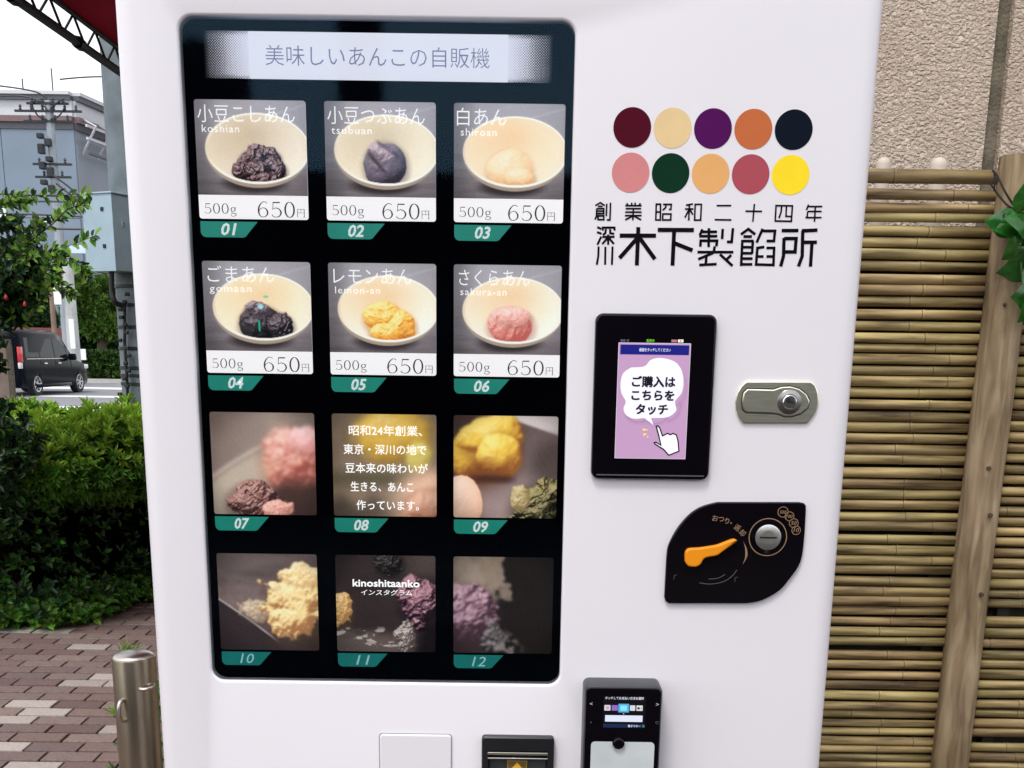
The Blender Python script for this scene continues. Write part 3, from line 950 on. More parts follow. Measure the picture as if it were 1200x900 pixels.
        img, _ = lump(img, u, v, .38, .86, .25, .20, [(64, 38, 38), (104, 70, 68), (140, 100, 96), (178, 136, 126), (224, 180, 168)], 73, rough=.45, fine=.9, freq=13, contrast=1.1, soft=.08)
        img, _ = lump(img, u, v, .62, .93, .15, .10, [(190, 130, 118), (228, 168, 154), (250, 204, 190)], 74, rough=.4, fine=.7, freq=13, soft=.08)
    elif n == 8:
        img = ramp(.3 + .5 * u + .35 * (fbm(u * 2.5, v * 2.5, 80, 3) - .5), [(108, 92, 78), (134, 116, 98), (156, 138, 120), (132, 114, 110)])
        img, _ = lump(img, u, v, .55, .20, .40, .26, [(150, 118, 54), (190, 152, 66), (222, 184, 92), (240, 208, 128)], 81, rough=.3, fine=.25, freq=5, contrast=.5, soft=.25)
        img, _ = lump(img, u, v, .84, .40, .12, .14, [(170, 150, 76), (206, 188, 110), (232, 214, 150)], 82, rough=.4, fine=.3, freq=8, contrast=.6, soft=.25)
        m = sstep(.15, .0, np.abs(vv - .63)) * sstep(.9, .5, u)
        img = over(img, m * .75, (88, 80, 60))
        m = sstep(1.25, .6, np.hypot((u - 1.0) / .42, (vv - .86) / .34) + .3 * (fbm(u * 6, v * 6, 85, 3) - .5))
        img = over(img, m, (226, 184, 158))
        m = sstep(.75, .95, vv + .05 * np.sin(u * 20)) * sstep(.7, .35, u)
        img = over(img, m * .6, (70, 58, 52))
        img, _ = lump(img, u, v, .95, .90, .30, .20, [(170, 110, 90), (214, 160, 132), (240, 202, 180)], 86, rough=.5, fine=.5, freq=9, soft=.2)
        img = blur(img, 7)
    elif n == 9:
        img = ramp(.15 + .55 * u + .5 * (vv - .4) + .15 * (fbm(u * 3, v * 3, 90, 3) - .5), [(74, 56, 52), (104, 86, 82), (128, 112, 110), (156, 138, 136)])
        m = sstep(.0, .02, (.19 * (u - .42) / .58 * 1.0) - vv + .0) * (u > .42)
        img = over(img, m, (214, 202, 200))
        img = over(img, sstep(.45, .1, np.abs(u - .62 + .55 * (vv - .55))) * sstep(.45, .9, vv) * .5, (196, 170, 168))
        img = over(img, sstep(.35, .1, np.hypot(u - .98, (vv - .45))) * .6, (58, 46, 44))
        ye = [(150, 96, 50), (206, 158, 66), (230, 190, 84), (244, 214, 120), (252, 234, 168)]
        img, _ = lump(img, u, v, .20, .36, .22, .25, ye[:4], 92, rough=.35, fine=.35, freq=4.5, contrast=1.1, soft=.04, wet=.3)
        img, _ = lump(img, u, v, .36, .20, .30, .22, ye, 97, rough=.35, fine=.35, freq=4.5, contrast=.9, soft=.06, wet=.3)
        img, _ = lump(img, u, v, .44, .36, .21, .22, ye, 98, rough=.35, fine=.45, freq=5, contrast=1.1, soft=.05, wet=.3)
        img = over(img, sstep(.22, .05, np.hypot((u - .30) * .7, (vv - .56))) * .55, (120, 66, 40))
        img = blur(img, 3)
        img = over(img, sstep(.07, .0, np.abs(vv - .615)) * sstep(.65, .5, u) * sstep(.05, .2, u) * .75, (70, 40, 34))
        img, _ = lump(img, u, v, .06, .86, .21, .28, [(214, 160, 130), (236, 194, 170), (248, 216, 196), (254, 232, 216)], 94, rough=.2, fine=.2, freq=6, contrast=.4, soft=.04)
        gr_ = [(22, 22, 18), (54, 50, 34), (92, 84, 52), (150, 138, 92), (206, 188, 140)]
        img, _ = lump(img, u, v, .90, .88, .34, .26, gr_, 95, rough=.45, fine=.9, freq=10, ang=-.5, contrast=1.2)
        img, _ = lump(img, u, v, .64, .78, .09, .13, [(140, 122, 84), (190, 170, 124), (226, 206, 170)], 96, rough=.5, fine=.6, freq=12, soft=.1)
    elif n == 10:
        img = ramp(.5 + .5 * (fbm(u * 3, v * 14, 100, 3) - .5) - .3 * (vv - .5), [(66, 54, 56), (86, 72, 72), (110, 96, 94), (128, 114, 112)])
        img = over(img, sstep(.45, .1, np.hypot((u - .25) / 1.1, (vv - .5) / .8)) * .45 * (.4 + fbm(u * 18, v * 18, 101, 3)), (160, 142, 138))
        line = vv - (.47 + .82 * u - .04 * np.sin(u * 3))
        img = over(img, sstep(.0, .012, line), (56, 46, 48))
        img = over(img, sstep(.012, .003, np.abs(line)) * sstep(.62, .55, u), (220, 212, 206))
        img = over(img, sstep(.6, .75, vv) * sstep(.45, .6, u) * .8, (66, 52, 48))
        ye = [(160, 116, 78), (214, 176, 122), (240, 210, 156), (250, 230, 184), (255, 246, 220)]
        img, _ = lump(img, u, v, .38, .58, .17, .11, [(150, 128, 112), (196, 174, 150), (232, 214, 190)], 103, rough=.55, fine=.9, freq=20, soft=.1)
        img, _ = lump(img, u, v, .80, .48, .34, .34, ye, 102, rough=.75, fine=.5, freq=9, contrast=.85, soft=.05, wet=.25)
        img, _ = lump(img, u, v, .56, .31, .06, .04, ye[2:], 104, rough=.9, fine=.6, freq=16)
        img, _ = lump(img, u, v, .86, .20, .20, .10, ye[1:], 105, rough=.8, fine=.7, freq=12)
        img = blur(img, 2)
    elif n == 11:
        img = ramp(.35 + .3 * sstep(.55, 1, u) * sstep(.4, .0, vv) * 2 + .2 * (fbm(u * 3, v * 6, 110, 3) - .5), [(34, 27, 28), (52, 42, 42), (84, 72, 68), (112, 98, 90)])
        img, _ = lump(img, u, v, .53, .06, .14, .13, [(20, 18, 18), (46, 42, 40), (96, 90, 86)], 111, rough=.5, fine=1, freq=18, soft=.15)
        img, _ = lump(img, u, v, .03, .56, .13, .20, [(158, 120, 74), (208, 170, 112), (238, 208, 156)], 112, rough=.7, fine=.7, freq=12)
        tex = fbm(u * 9, v * 26, 113, 4)
        img = over(img, sstep(.72, .88, vv + .12 * (tex - .5)) * sstep(.85, .7, u) * .65, (122, 108, 102))
        img = over(img, sstep(.60, .68, tex) * sstep(.7, .8, vv) * sstep(.85, .7, u) * .7, (218, 206, 196))
        pu = [(34, 20, 28), (84, 54, 66), (132, 92, 104), (176, 132, 142), (214, 178, 184)]
        img, _ = lump(img, u, v, .86, .46, .24, .26, pu, 114, rough=.5, fine=.8, freq=10, contrast=1.1)
        img = over(img, sstep(.8, .95, u + .2 * (vv - .7)) * sstep(.6, .75, vv) * .8, (22, 16, 20))
        img, _ = lump(img, u, v, .70, .82, .10, .16, [(78, 66, 64), (150, 136, 132), (226, 216, 208)], 115, rough=.6, fine=1, freq=20)
    else:
        img = ramp(.4 * sstep(.55, .2, u) + .2, [(28, 22, 22), (40, 34, 32), (60, 54, 52), (90, 80, 74)])
        m = sstep(1.05, .9, np.hypot((u - .12) / .42, (vv - .20) / .42) + .9 * (fbm(u * 7, v * 7, 120, 4) - .5))
        img = over(img, m * .8, np.array((176, 158, 144)))
        img = over(img, m * sstep(.35, .75, fbm(u * 9, v * 9, 122, 4)) * .8, (132, 116, 100))
        pu = [(44, 28, 36), (84, 58, 68), (128, 96, 106), (170, 138, 146), (216, 188, 192)]
        img, _ = lump(img, u, v, .10, .56, .36, .28, [(70, 48, 58), (112, 82, 94), (156, 122, 134), (198, 166, 176), (232, 208, 214)], 121, rough=.5, fine=.8, freq=11, contrast=1.0, wet=.3)
        img = over(img, sstep(.66, .84, vv) * sstep(.40, .26, u) * .8, (66, 48, 54))
        img, _ = lump(img, u, v, .40, .82, .11, .17, [(40, 36, 36), (96, 88, 88), (190, 180, 180)], 123, rough=.7, fine=1, freq=22)
        img = over(img, sstep(.5, .65, fbm(u * 14, v * 14, 125, 3)) * sstep(.25, .1, np.hypot(u - .5, vv - .97)) * .7, (170, 160, 156))
        img = blur(img, 4)
    return finish(img, u, v, .35, .30, n), asp


def print_mesh(name, img, x0, x1, zt, zb, y, r, parent, round_bottom=False):
    ny, nx, _ = img.shape
    xs = np.linspace(x0, x1, nx)
    zs = np.linspace(zt, zb, ny)
    X, Z = np.meshgrid(xs, zs)
    for (cx, cz, sx, sz) in ((x0 + r, zt - r, -1, 1), (x1 - r, zt - r, 1, 1)) + (((x0 + r, zb + r, -1, -1), (x1 - r, zb + r, 1, -1)) if round_bottom else ()):
        k = ((X - cx) * sx > 0) & ((Z - cz) * sz > 0)
        d = np.hypot(X - cx, Z - cz)
        s_ = np.where(k & (d > r), r / np.maximum(d, 1e-9), 1)
        X = cx + (X - cx) * np.where(k, s_, 1)
        Z = cz + (Z - cz) * np.where(k, s_, 1)
    off = root_loc(parent)
    v = np.stack([X - off.x, np.full_like(X, y - off.y), Z - off.z], -1).reshape(-1, 3)
    i = (np.arange(ny - 1)[:, None] * nx + np.arange(nx - 1)[None, :]).ravel()
    f = np.stack([i, i + nx, i + nx + 1, i + 1], 1)
    me = bpy.data.meshes.new(name)
    me.vertices.add(len(v))
    me.vertices.foreach_set('co', v.ravel())
    me.loops.add(f.size)
    me.loops.foreach_set('vertex_index', f.ravel().astype(np.int32))
    me.polygons.add(len(f))
    me.polygons.foreach_set('loop_start', np.arange(0, f.size, 4, dtype=np.int32))
    me.polygons.foreach_set('loop_total', np.full(len(f), 4, np.int32))
    me.update(calc_edges=True)
    a = me.color_attributes.new('ink', 'FLOAT_COLOR', 'POINT')
    c = np.ones((nx * ny, 4))
    c[:, :3] = s2l(np.clip(img, 0, 255)).reshape(-1, 3)
    a.data.foreach_set('color', c.ravel())
    me.materials.append(photo_print)
    return link(name, me, parent)


CX = [-.4335, -.2600, -.0870]
CZ = [1.8180, 1.6130, 1.4090, 1.2060]
TITLES = ['小豆こしあん', '小豆つぶあん', '白あん', 'ごまあん', 'レモンあん', 'さくらあん']
ROMAJI = ['koshian', 'tsubuan', 'shiroan', 'gomaan', 'lemon-an', 'sakura-an']
DESC = ['card picturing dark bean paste in a pale bowl', 'card picturing purple grey bean paste in a pale bowl', 'card picturing cream white paste in a pale bowl',
        'card picturing black sesame paste in a pale bowl', 'card picturing yellow lemon paste in a pale bowl', 'card picturing pink paste in a pale bowl',
        'card picturing pink and brown lumps close up', 'card of white lettering over a blurred yellow picture', 'card picturing a yellow ball of paste',
        'card picturing a pale yellow mound on a plate', 'dark card with a purple lump and white lettering', 'dark card with a pale pink lump at its left']
for k in range(12):
    c, r_ = k % 3, k // 3
    x0, zt = CX[c], CZ[r_]
    W = .1485
    hh = .150 if r_ < 2 else .1455
    img, asp = pic(k + 1)
    x1 = x0 + W
    if r_ < 2:
        card = plate('product_card', rrect(x0, x1, zt - hh, zt, .0035, 4), YC, YB, card_white, vm)
        print_mesh('photo_print', img, x0, x1, zt, zt - .1195, YC - .0003, .0035, card)
        text('title_lettering', TITLES[k], x0 + (.004 if k < 3 else .007), zt - .0265, YC - .0007, .0245, print_title_white, card, offset=-.005,
             width={0: .130, 1: .130, 2: .066, 3: .092, 4: .108, 5: .098}[k])
        text('romaji_lettering', ROMAJI[k], x0 + .009, zt - .0405, YC - .0007, .0135, print_title_white, card, offset=-.001, spacing=1.15,
             width={0: .050, 1: .054, 2: .048, 3: .058, 4: .062, 5: .064}[k])
        b = MB()
        e = {0: 0, 1: -.004, 2: -.006, 3: 0, 4: 0, 5: -.004}[k]
        pen(b, '500g', x0 + .006, zt - .1432, .0128, YC - .0004)
        b.build('weight_lettering', print_grey, card)
        b = MB()
        xx = pen(b, '650', x0 + .078 + e, zt - .1470, .0196, YC - .0004)
        pen(b, '円', xx + .0005, zt - .1462, .0112, YC - .0004)
        b.build('price_lettering', print_grey, card)
    else:
        card = plate('product_card', rrect(x0, x1 - (.002 if r_ == 3 else 0), zt - hh, zt, .0035, 4), YC, YB, card_white if 0 else black_board, vm)
        print_mesh('photo_print', img, x0, x1 - (.002 if r_ == 3 else 0), zt, zt - hh, YC - .0003, .0035, card, True)
        if k == 7:
            for i, (s_, xa, wd) in enumerate((('昭和24年創業、', .024, .104), ('東京・深川の地で', .016, .118), ('豆本来の味わいが', .018, .118), ('生きる、あんこ', .025, .090), ('作っています。', .033, .090))):
                text('story_lettering', s_, x0 + xa, zt - .029 - i * .0266, YC - .0007, .0155, print_white, card, width=wd, offset=0, bold=.006)
        if k == 10:
            text('account_lettering', 'kinoshitaanko', x0 + .025, zt - .0465, YC - .0007, .0150, print_white, card, width=.098, offset=.008, bold=.014)
            text('caption_lettering', 'インスタグラム', x0 + .037, zt - .0590, YC - .0007, .0095, print_white, card, width=.075, offset=.004, shear=.15)
    tag(card, DESC[k])
    # number tag below the card
    tz = zt - hh - .0035
    tx0 = x0 + .0005
    th, tw = .0205, .078 if r_ < 3 else .074
    pl = [(tx0, tz), (tx0, tz - th * .62)]
    for a in range(0, 91, 15):
        pl.append((tx0 + .007 * (1 - math.cos(math.radians(a))), tz - th * .62 - th * .38 * math.sin(math.radians(a))))
    pl += [(tx0 + tw - .020, tz - th), (tx0 + tw - .0165, tz - th * .93), (tx0 + tw - .0135, tz - th * .75), (tx0 + tw, tz)]
    pl = [pl[i] for i in range(len(pl)) if i == 0 or math.dist(pl[i], pl[i - 1]) > 1e-5]
    tg = plate('number_tag', pl, YC + .0002, YB, teal if r_ < 3 else teal_dim, vm)
    text('number', '%02d' % (k + 1), x0 + (.0395 if r_ < 3 else .038), tz - th * .84, YC - .0003, .0215, num_white if r_ < 3 else num_pale, tg,
         offset=.012 if r_ < 3 else .004, bold=.010 if r_ < 3 else 0, shear=.22, align='CENTER', width=.021)

# halftone ends of the header: fine printed dots, white growing out of black towards the sign
for side in (-1, 1):
    nx_, ny_ = 130, 120
    u_ = np.linspace(0, 1, nx_)[None, :].repeat(ny_, 0)
    q = (1 - u_) if side < 0 else u_            # 0 beside the sign, 1 at the far end
    wd_h, ht_h = .0585, .0575
    X_, Z_ = u_ * wd_h, np.linspace(0, ht_h, ny_)[:, None].repeat(nx_, 1)
    pt_ = .0029
    pat = (np.cos(2 * math.pi * (X_ + Z_) / pt_ / 1.15) + np.cos(2 * math.pi * (X_ - Z_) / pt_ / 1.15)) / 4 + .5
    edge = np.clip(np.minimum(Z_, ht_h - Z_) / .006, .25, 1)
    gq = (1.02 - q * .92) * (.5 + .5 * edge) * np.where(q > .92, (1 - q) / .08, 1)
    k_ = sstep(-.10, .10, gq - (1 - pat) - .02)
    im = np.array([6, 8, 16.])[None, None] * (1 - k_[..., None]) + np.array([222, 222, 236.])[None, None] * k_[..., None]
    x_a = -.358 - wd_h if side < 0 else -.0155
    print_mesh('halftone_print', im, x_a, x_a + wd_h, 1.9015, 1.9015 - ht_h, YC, .0001, hd)

# ------------------------------------------------------------------ brand print
DOTC = [(78, 6, 30), (230, 200, 150), (80, 12, 84), (196, 106, 62), (6, 18, 32), (212, 134, 134), (6, 48, 30), (230, 172, 108), (172, 78, 90), (254, 220, 44)]
for i in range(10):
    m = sm('dot_ink', DOTC[i], rough=.6, spec=.08, var=.03, scale=30)
    dx, dz = (.150 + .0535 * (i % 5), 1.7880 - .056 * (i // 5))
    flat('colour_dot', circle(dx, dz, .0251, 40), D0 - .0004, m, vm)
strokes('year_lettering', YEAR_STROKES, D0 - .0004, print_black, vm)
strokes('brand_lettering', LOGO_STROKES, D0 - .0004, print_black, vm)


def mmp(L_):
    return [(a * .001, b * .001) for a, b in L_]


# ------------------------------------------------------------------ touch panel
tpn = plate('touch_panel', rrect(.1085, .2755, 1.3245, 1.5505, .011, 6), D0 - .010, D0 + .002, black_gloss, vm, bev=.0035)
plate('panel_highlight', rrect(.116, .268, 1.3295, 1.3312, .0008, 3), D0 - .0106, D0 - .0100, mat('highlight_line', (.10, .10, .11), rough=.2), tpn)  # pale strip stands for the highlight along the panel's bottom edge
YS = D0 - .0104
pink = bpy.data.materials.new('screen_pink')
scr = flat('screen', rrect(.1418, .2400, 1.3545, 1.5110, .0006, 2), YS, screen_mat('screen_pink_glow', (214, 170, 212), .52), tpn)
flat('screen_edge', rrect(.1410, .2408, 1.3537, 1.5118, .0006, 2), YS + .0002, screen_mat('edge_glow', (236, 226, 244), .5), tpn)
flat('screen_bar', rrect(.1437, .2385, 1.4960, 1.5092, .0004, 2), YS - .0003, screen_mat('screen_navy_glow', (20, 24, 122)), tpn)
text('bar_lettering', '画面をタッチしてください', .1915, 1.5006, YS - .0006, .0052, screen_mat('screen_white_glow', (240, 240, 255), .8), tpn, align='CENTER', width=.043, offset=.006)
hb = MB()
dg_ = screen_mat('screen_dot_glow', (90, 70, 110), .6)
for (cx, cz, rr, a0, a1) in ((.205, 1.452, .031, -60, 40), (.208, 1.428, .022, -75, 10), (.172, 1.424, .019, 200, 300), (.195, 1.424, .021, 230, 330)):
    for ring in range(5):
        for a in range(a0, a1, 5):
            q = math.radians(a + (2.5 if ring % 2 else 0))
            cc = circle(cx + (rr + .0012 * ring) * math.cos(q), cz + (rr + .0012 * ring) * math.sin(q), .00046 - .00007 * ring, 5)
            hb.add([(p[0], YS - .0002, p[1]) for p in cc], [tuple(range(5))])
tag(hb.build('halftone_dots', dg_, tpn), kind='stuff')
bub = catmull([(a, b) for a, b in mmp(BUBBLE)][:12], 4) + mmp(BUBBLE)[13:15] + catmull(mmp(BUBBLE)[15:] + mmp(BUBBLE)[:1], 4)
flat('speech_bubble', bub, YS - .0005, screen_mat('screen_bubble_glow', (238, 238, 252), .75), tpn)
ink = screen_mat('screen_ink_glow', (18, 14, 30))
for s_, z_, xc, wd in (('ご購入は', 1.4600, .1915, .0595), ('こちらを', 1.4415, .1912, .0590), ('タッチ', 1.4225, .1905, .0440)):
    text('prompt_lettering', s_, xc, z_ - .0062, YS - .0008, .0155, ink, tpn, align='CENTER', width=wd, offset=.006, bold=.030)
hnd = mmp(HAND)
flat('pointing_hand_outline', hnd, YS - .0008, ink, tpn)
hc = ccw(hnd)
flat('pointing_hand', inset(hc, .0019), YS - .0011, screen_mat('screen_hand_glow', (250, 250, 255), .75), tpn)
rb = MB()
for i in range(3):
    q = ccw(mmp(RAYS)[i * 3:i * 3 + 3])
    rb.add([(a, YS - .0006, b) for a, b in q], [(0, 1, 2)])
rb.build('tap_marks', screen_mat('screen_yellow_glow', (250, 214, 96), .8), tpn)
text('status_lettering', '販売中', .1847, 1.5130, YS - .0002, .0045, screen_mat('screen_green_glow', (110, 220, 50), .8), tpn, align='CENTER', width=.0105, offset=.01)
fg = MB()
for (a, b) in ((.1435, .1452), (.1456, .1474), (.1478, .1500), (.1520, .1530), (.1536, .1552)):
    fg.add([(a, YS - .0002, 1.5130), (b, YS - .0002, 1.5130), (b, YS - .0002, 1.5160), (a, YS - .0002, 1.5160)], [(0, 1, 2, 3)])
fg.build('signal_icon', screen_mat('screen_dim_glow', (90, 84, 100)), tpn)
fg = MB()
for i in range(4):
    z = 1.5132 + i * .0009
    fg.add([(.2135, YS - .0002, z), (.2210, YS - .0002, z), (.2210, YS - .0002, z + .0005), (.2135, YS - .0002, z + .0005)], [(0, 1, 2, 3)])
fg.build('striped_flag_icon', screen_mat('screen_rose_glow', (230, 150, 160)), tpn)
fl = flat('white_flag_icon', rrect(.2225, .2300, 1.5130, 1.5168, .0002, 1), YS - .0002, screen_mat('screen_flag_glow', (240, 236, 220), .8), tpn)
flat('flag_disc', circle(.2262, 1.5149, .0011, 12), YS - .0004, screen_mat('screen_red_glow', (210, 40, 50)), tpn)

# ------------------------------------------------------------------ lock
lock = plate('door_lock', mmp(LOCK_OUT), D0 - .004, D0 + .003, steel, vm, bev=.0016)
b = MB()
li = ccw(mmp(LOCK_IN))
plate('lock_groove', inset(li, -.0014), D0 - .0043, D0 - .0038, mat('lock_groove', (.06, .055, .04), rough=.4, metal=.6, var=.1), lock)
lh = plate('lock_lever', li, D0 - .0068, D0 - .004, steel, lock, bev=.0016)
xc, zc = .3822, 1.4345
ring = MB()
ring.loft([lp(circle(xc, zc, .0172, 40), D0 - .0066), lp(circle(xc, zc, .0165, 40), D0 - .0078), lp(circle(xc, zc, .0112, 40), D0 - .0092), lp(circle(xc, zc, .0102, 40), D0 - .0082)], cap1=False)
rg_ = ring.build('lock_ring', mat('ring_steel', (.36, .35, .33), rough=.3, metal=1, var=.1, scale=60), lock)
autosmooth(rg_, 30)
cy = MB().loft([lp(circle(xc, zc, .0098, 32), D0 - .0060), lp(circle(xc, zc, .0098, 32), D0 - .0094), lp(circle(xc, zc, .0086, 32), D0 - .0104)])
autosmooth(cy.build('lock_cylinder', chrome, lock), 30)
plate('keyway', [(xc - .0050, zc - .0012), (xc + .0054, zc - .0012), (xc + .0054, zc + .0012), (xc + .0004, zc + .0012), (xc - .0004, zc + .0046), (xc - .0034, zc + .0046), (xc - .0050, zc + .0026)],
      D0 - .0107, D0 - .0105, dark_slot, lock)

# ------------------------------------------------------------------ coin panel
co = mmp(COIN_OUT)
co_s = co[0:5] + catmull(co[5:13], 4) + co[13:16] + catmull(co[16:] + [co[0]], 4)[:-1]
cp = plate('coin_panel', co_s, D0 - .006, D0 + .003, black_gloss, vm, bev=.0016)
YP = D0 - .0062
cx_, cz_ = COIN_C[0][0] * .001, COIN_C[0][1] * .001
rg = MB()
rg.loft([lp(circle(cx_, cz_, .0275, 48), YP - .0004), lp(circle(cx_, cz_, .0262, 48), YP - .0004)], cap1=False)
rg.build('coin_slot_outline', gold_print, cp)
bz = MB().loft([lp(circle(cx_, cz_, .0238, 48), YP), lp(circle(cx_, cz_, .0232, 48), YP - .0020), lp(circle(cx_, cz_, .0190, 48), YP - .0012)], cap1=True)
autosmooth(bz.build('coin_slot_bezel', black_gloss, cp), 30)
dc = MB().loft([lp(circle(cx_, cz_, .0184, 48), YP - .0012), lp(circle(cx_, cz_, .0184, 48), YP - .0030), lp(circle(cx_, cz_, .0165, 48), YP - .0036), lp(circle(cx_, cz_, .010, 48), YP - .0044)])
autosmooth(dc.build('coin_slot_plate', mat('slot_chrome', (.74, .74, .70), rough=.30, metal=.95, var=.1, scale=25), cp), 60)
plate('coin_slot', rrect(cx_ - .0125, cx_ + .0125, cz_ - .0012, cz_ + .0012, .0011, 3), YP - .0049, YP - .0040, dark_slot, cp)
lv = ccw(mmp(LEVER))
lv = catmull(lv + lv[:1], 4)[:-1]
plate('return_lever', lv, YP - .0085, YP - .001, orange, cp, bev=.0022)
b = MB()
stroke_strip(b, catmull(mmp(ARC1), 5), .0009, YP - .0002)
b.build('arc_print', mat('arc_grey', (.10, .10, .11), rough=.4), cp)
b = MB()
stroke_strip(b, catmull(mmp(ARC2), 5), .0009, YP - .0002)
for (x, z) in ((.2335, 1.186), (.322, 1.184)):
    b.build('arc_print', MATS['arc_grey'], cp)
    b = MB()
    stroke_strip(b, [(x, z - .006), (x, z), (x + .004, z + .001)], .0006, YP - .0002)
b.build('arc_print', MATS['arc_grey'], cp)
cr = catmull(mmp(CRESC) + mmp(CRESC)[:1], 3)[:-1]
flat('crescent_print', cr, YP - .0002, gold_print, cp)
for ch, (x, z), a in zip('おつり・返却', mmp(OTS), (-.05, -.12, -.3, -.45, -.6, -.72)):
    text('return_lettering', ch, x - .0035, z - .0025, YP - .0003, .0098, gold_print, cp, rot=a, offset=.004)
for (q, s_, rr) in zip(COIN_C[1:], ('500', '100', '50', '10'), (.0078, .0068, .0068, .0066)):
    x, z = q[0] * .001, q[1] * .001
    o = MB()
    o.loft([lp(circle(x, z, rr, 24), YP - .0003), lp(circle(x, z, rr - .0009, 24), YP - .0003)], cap1=False)
    ic = o.build('coin_icon', gold_print, cp)
    text('coin_value', s_, x, z - .0024, YP - .0004, .0080 if len(s_) < 3 else .0066, gold_print, ic, align='CENTER', shear=.2, width=.0092 if len(s_) > 2 else .0080, offset=.004)

# ------------------------------------------------------------------ payment terminal (stands proud of the door)
YT = D0 - .045
term_body = mat('terminal_grey', (.035, .037, .045), rough=.35, var=.1, bump=.02, bscale=300)
tb = MB()
TX0, TX1, TZ0, TZ1 = .1065, .2200, .800, 1.0290
tb.loft([lp(rrect(TX0, TX1, TZ0, TZ1, .009, 5), D0 + .002), lp(rrect(TX0, TX1, TZ0, TZ1, .009, 5), YT + .004), lp(rrect(TX0 + .0012, TX1 - .0012, TZ0 + .0012, TZ1 - .0012, .008, 5), YT + .001),
         lp(rrect(TX0 + .003, TX1 - .003, TZ0 + .003, TZ1 - .003, .007, 5), YT)], cap0=True)
tm = tb.build('payment_terminal', term_body, vm)
autosmooth(tm, 35)
plate('terminal_face', rrect(TX0 + .002, TX1 - .002, TZ0 + .002, TZ1 - .002, .008, 5), YT - .0022, YT + .001, black_gloss, tm, bev=.0012)
YF = YT - .0024
flat('terminal_screen', rrect(.1340, .1955, .9668, 1.0150, .0006, 2), YF, screen_mat('screen_off', (8, 9, 14)), tm)
wg = screen_mat('terminal_white_glow', (236, 238, 248), .7)
text('terminal_lettering', 'タッチしてお支払い方法を選択', .1645, 1.0103, YF - .0003, .0046, wg, tm, align='CENTER', width=.056, offset=.008)
for (a, b_, c_, d_, rgb) in ((.1357, .1446, .9930, 1.0014, (226, 220, 226)), (.1464, .1553, .9930, 1.0014, (150, 110, 200)), (.1560, .1716, .9905, 1.0036, (90, 180, 226)),
                             (.1728, .1806, .9932, 1.0014, (222, 222, 236)), (.1824, .1914, .9932, 1.0014, (228, 226, 230))):
    flat('menu_icon', rrect(a, b_, c_, d_, .0006, 2), YF - .0003, screen_mat('icon_glow', rgb, .6), tm)
flat('menu_icon_picture', rrect(.1590, .1686, .9932, 1.0010, .0006, 2), YF - .0006, screen_mat('icon_inner_glow', (130, 214, 240), .8), tm)
flat('menu_icon_picture', rrect(.1380, .1424, .9950, .9996, .0006, 2), YF - .0006, screen_mat('icon_ring_glow', (190, 150, 170), .8), tm)
text('menu_icon_mark', '●×', .1869, .9955, YF - .0006, .0045, screen_mat('icon_black_glow', (30, 30, 34)), tm, align='CENTER', width=.0068)
flat('menu_pointer', [(.1628, .9878), (.1652, .9878), (.1640, .9893)], YF - .0004, screen_mat('pointer_glow', (230, 190, 210), .8), tm)
flat('menu_box', rrect(.1373, .1918, .9762, .9860, .0006, 2), YF - .0003, screen_mat('box_glow', (220, 224, 244), .7), tm)
flat('menu_bar', rrect(.1350, .1956, .9672, .9727, .0003, 2), YF - .0003, screen_mat('navy_bar_glow', (22, 40, 76)), tm)
text('menu_bar_lettering', '電子マネー', .1800, .9684, YF - .0006, .0040, wg, tm, align='CENTER', width=.018, offset=.01)
flat('menu_bar_mark', rrect(.1920, .1950, .9684, .9718, .0003, 2), YF - .0006, screen_mat('mark_green_glow', (60, 130, 80)), tm)
for s_, x, z in (('<', .1165, 1.0000), ('>', .2125, 1.0004), ('×', .1168, .9725), ('○', .2132, .9733)):
    text('key_mark', s_, x, z, YF - .0003, .0085 if s_ in '<>' else .006, sm('key_grey', (190, 190, 200) if s_ in '<>' else (86, 86, 92), rough=.5), tm, align='CENTER', offset=.006)
rd = plate('reader_window', rrect(.1180, .2110, .805, .9452, .006, 5), YF - .0006, YF, mat('reader_glass', (.62, .66, .67), rough=.25, spec=.6, var=.15, scale=9), tm)
cm = MB().loft([lp(circle(.1578, .9445, .0092, 28), YF), lp(circle(.1578, .9445, .0086, 28), YF - .006), lp(circle(.1578, .9445, .0062, 28), YF - .0075)])
autosmooth(cm.build('reader_camera', black_gloss, tm), 30)

# ------------------------------------------------------------------ bill slot and blank cover plate
bs = MB()
bx0, bx1, bz0, bz1 = -.0430, .0655, .74, .9375
bs.loft([lp(rrect(bx0, bx1, bz0, bz1, .005, 4), D0 + .002), lp(rrect(bx0, bx1, bz0, bz1, .005, 4), D0 - .010), lp(rrect(bx0 + .002, bx1 - .002, bz0 + .002, bz1 - .002, .004, 4), D0 - .012),
         lp(rrect(bx0 + .0095, bx1 - .0095, bz0 + .02, bz1 - .0215, .0005, 4), D0 - .012), lp(rrect(bx0 + .0110, bx1 - .0110, bz0 + .022, bz1 - .0245, .0005, 4), D0 - .003)], cap0=True)
bo = bs.build('bill_slot', black_matte, vm)
autosmooth(bo, 35)
for i, (za, zb, yy) in enumerate(((.9095, .9135, -.0128), (.9030, .9052, -.0136))):
    plate('slot_bar', rrect(bx0 + .0090, bx1 - .0090, za, zb, .0006, 2), D0 + yy, D0 - .006, chrome if i else steel, bo, bev=.0006)
plate('slot_bed', [(bx0 + .012, .765), (bx1 - .012, .765), (bx1 - .012, .902), (bx0 + .012, .902)], D0 - .0036, D0 - .0031, mat('slot_bed', (.045, .05, .05), rough=.25, var=.3, scale=14), bo)
gp = mat('arrow_plate', tuple(s2l((108, 86, 40))), rough=.35, var=.15, scale=60)
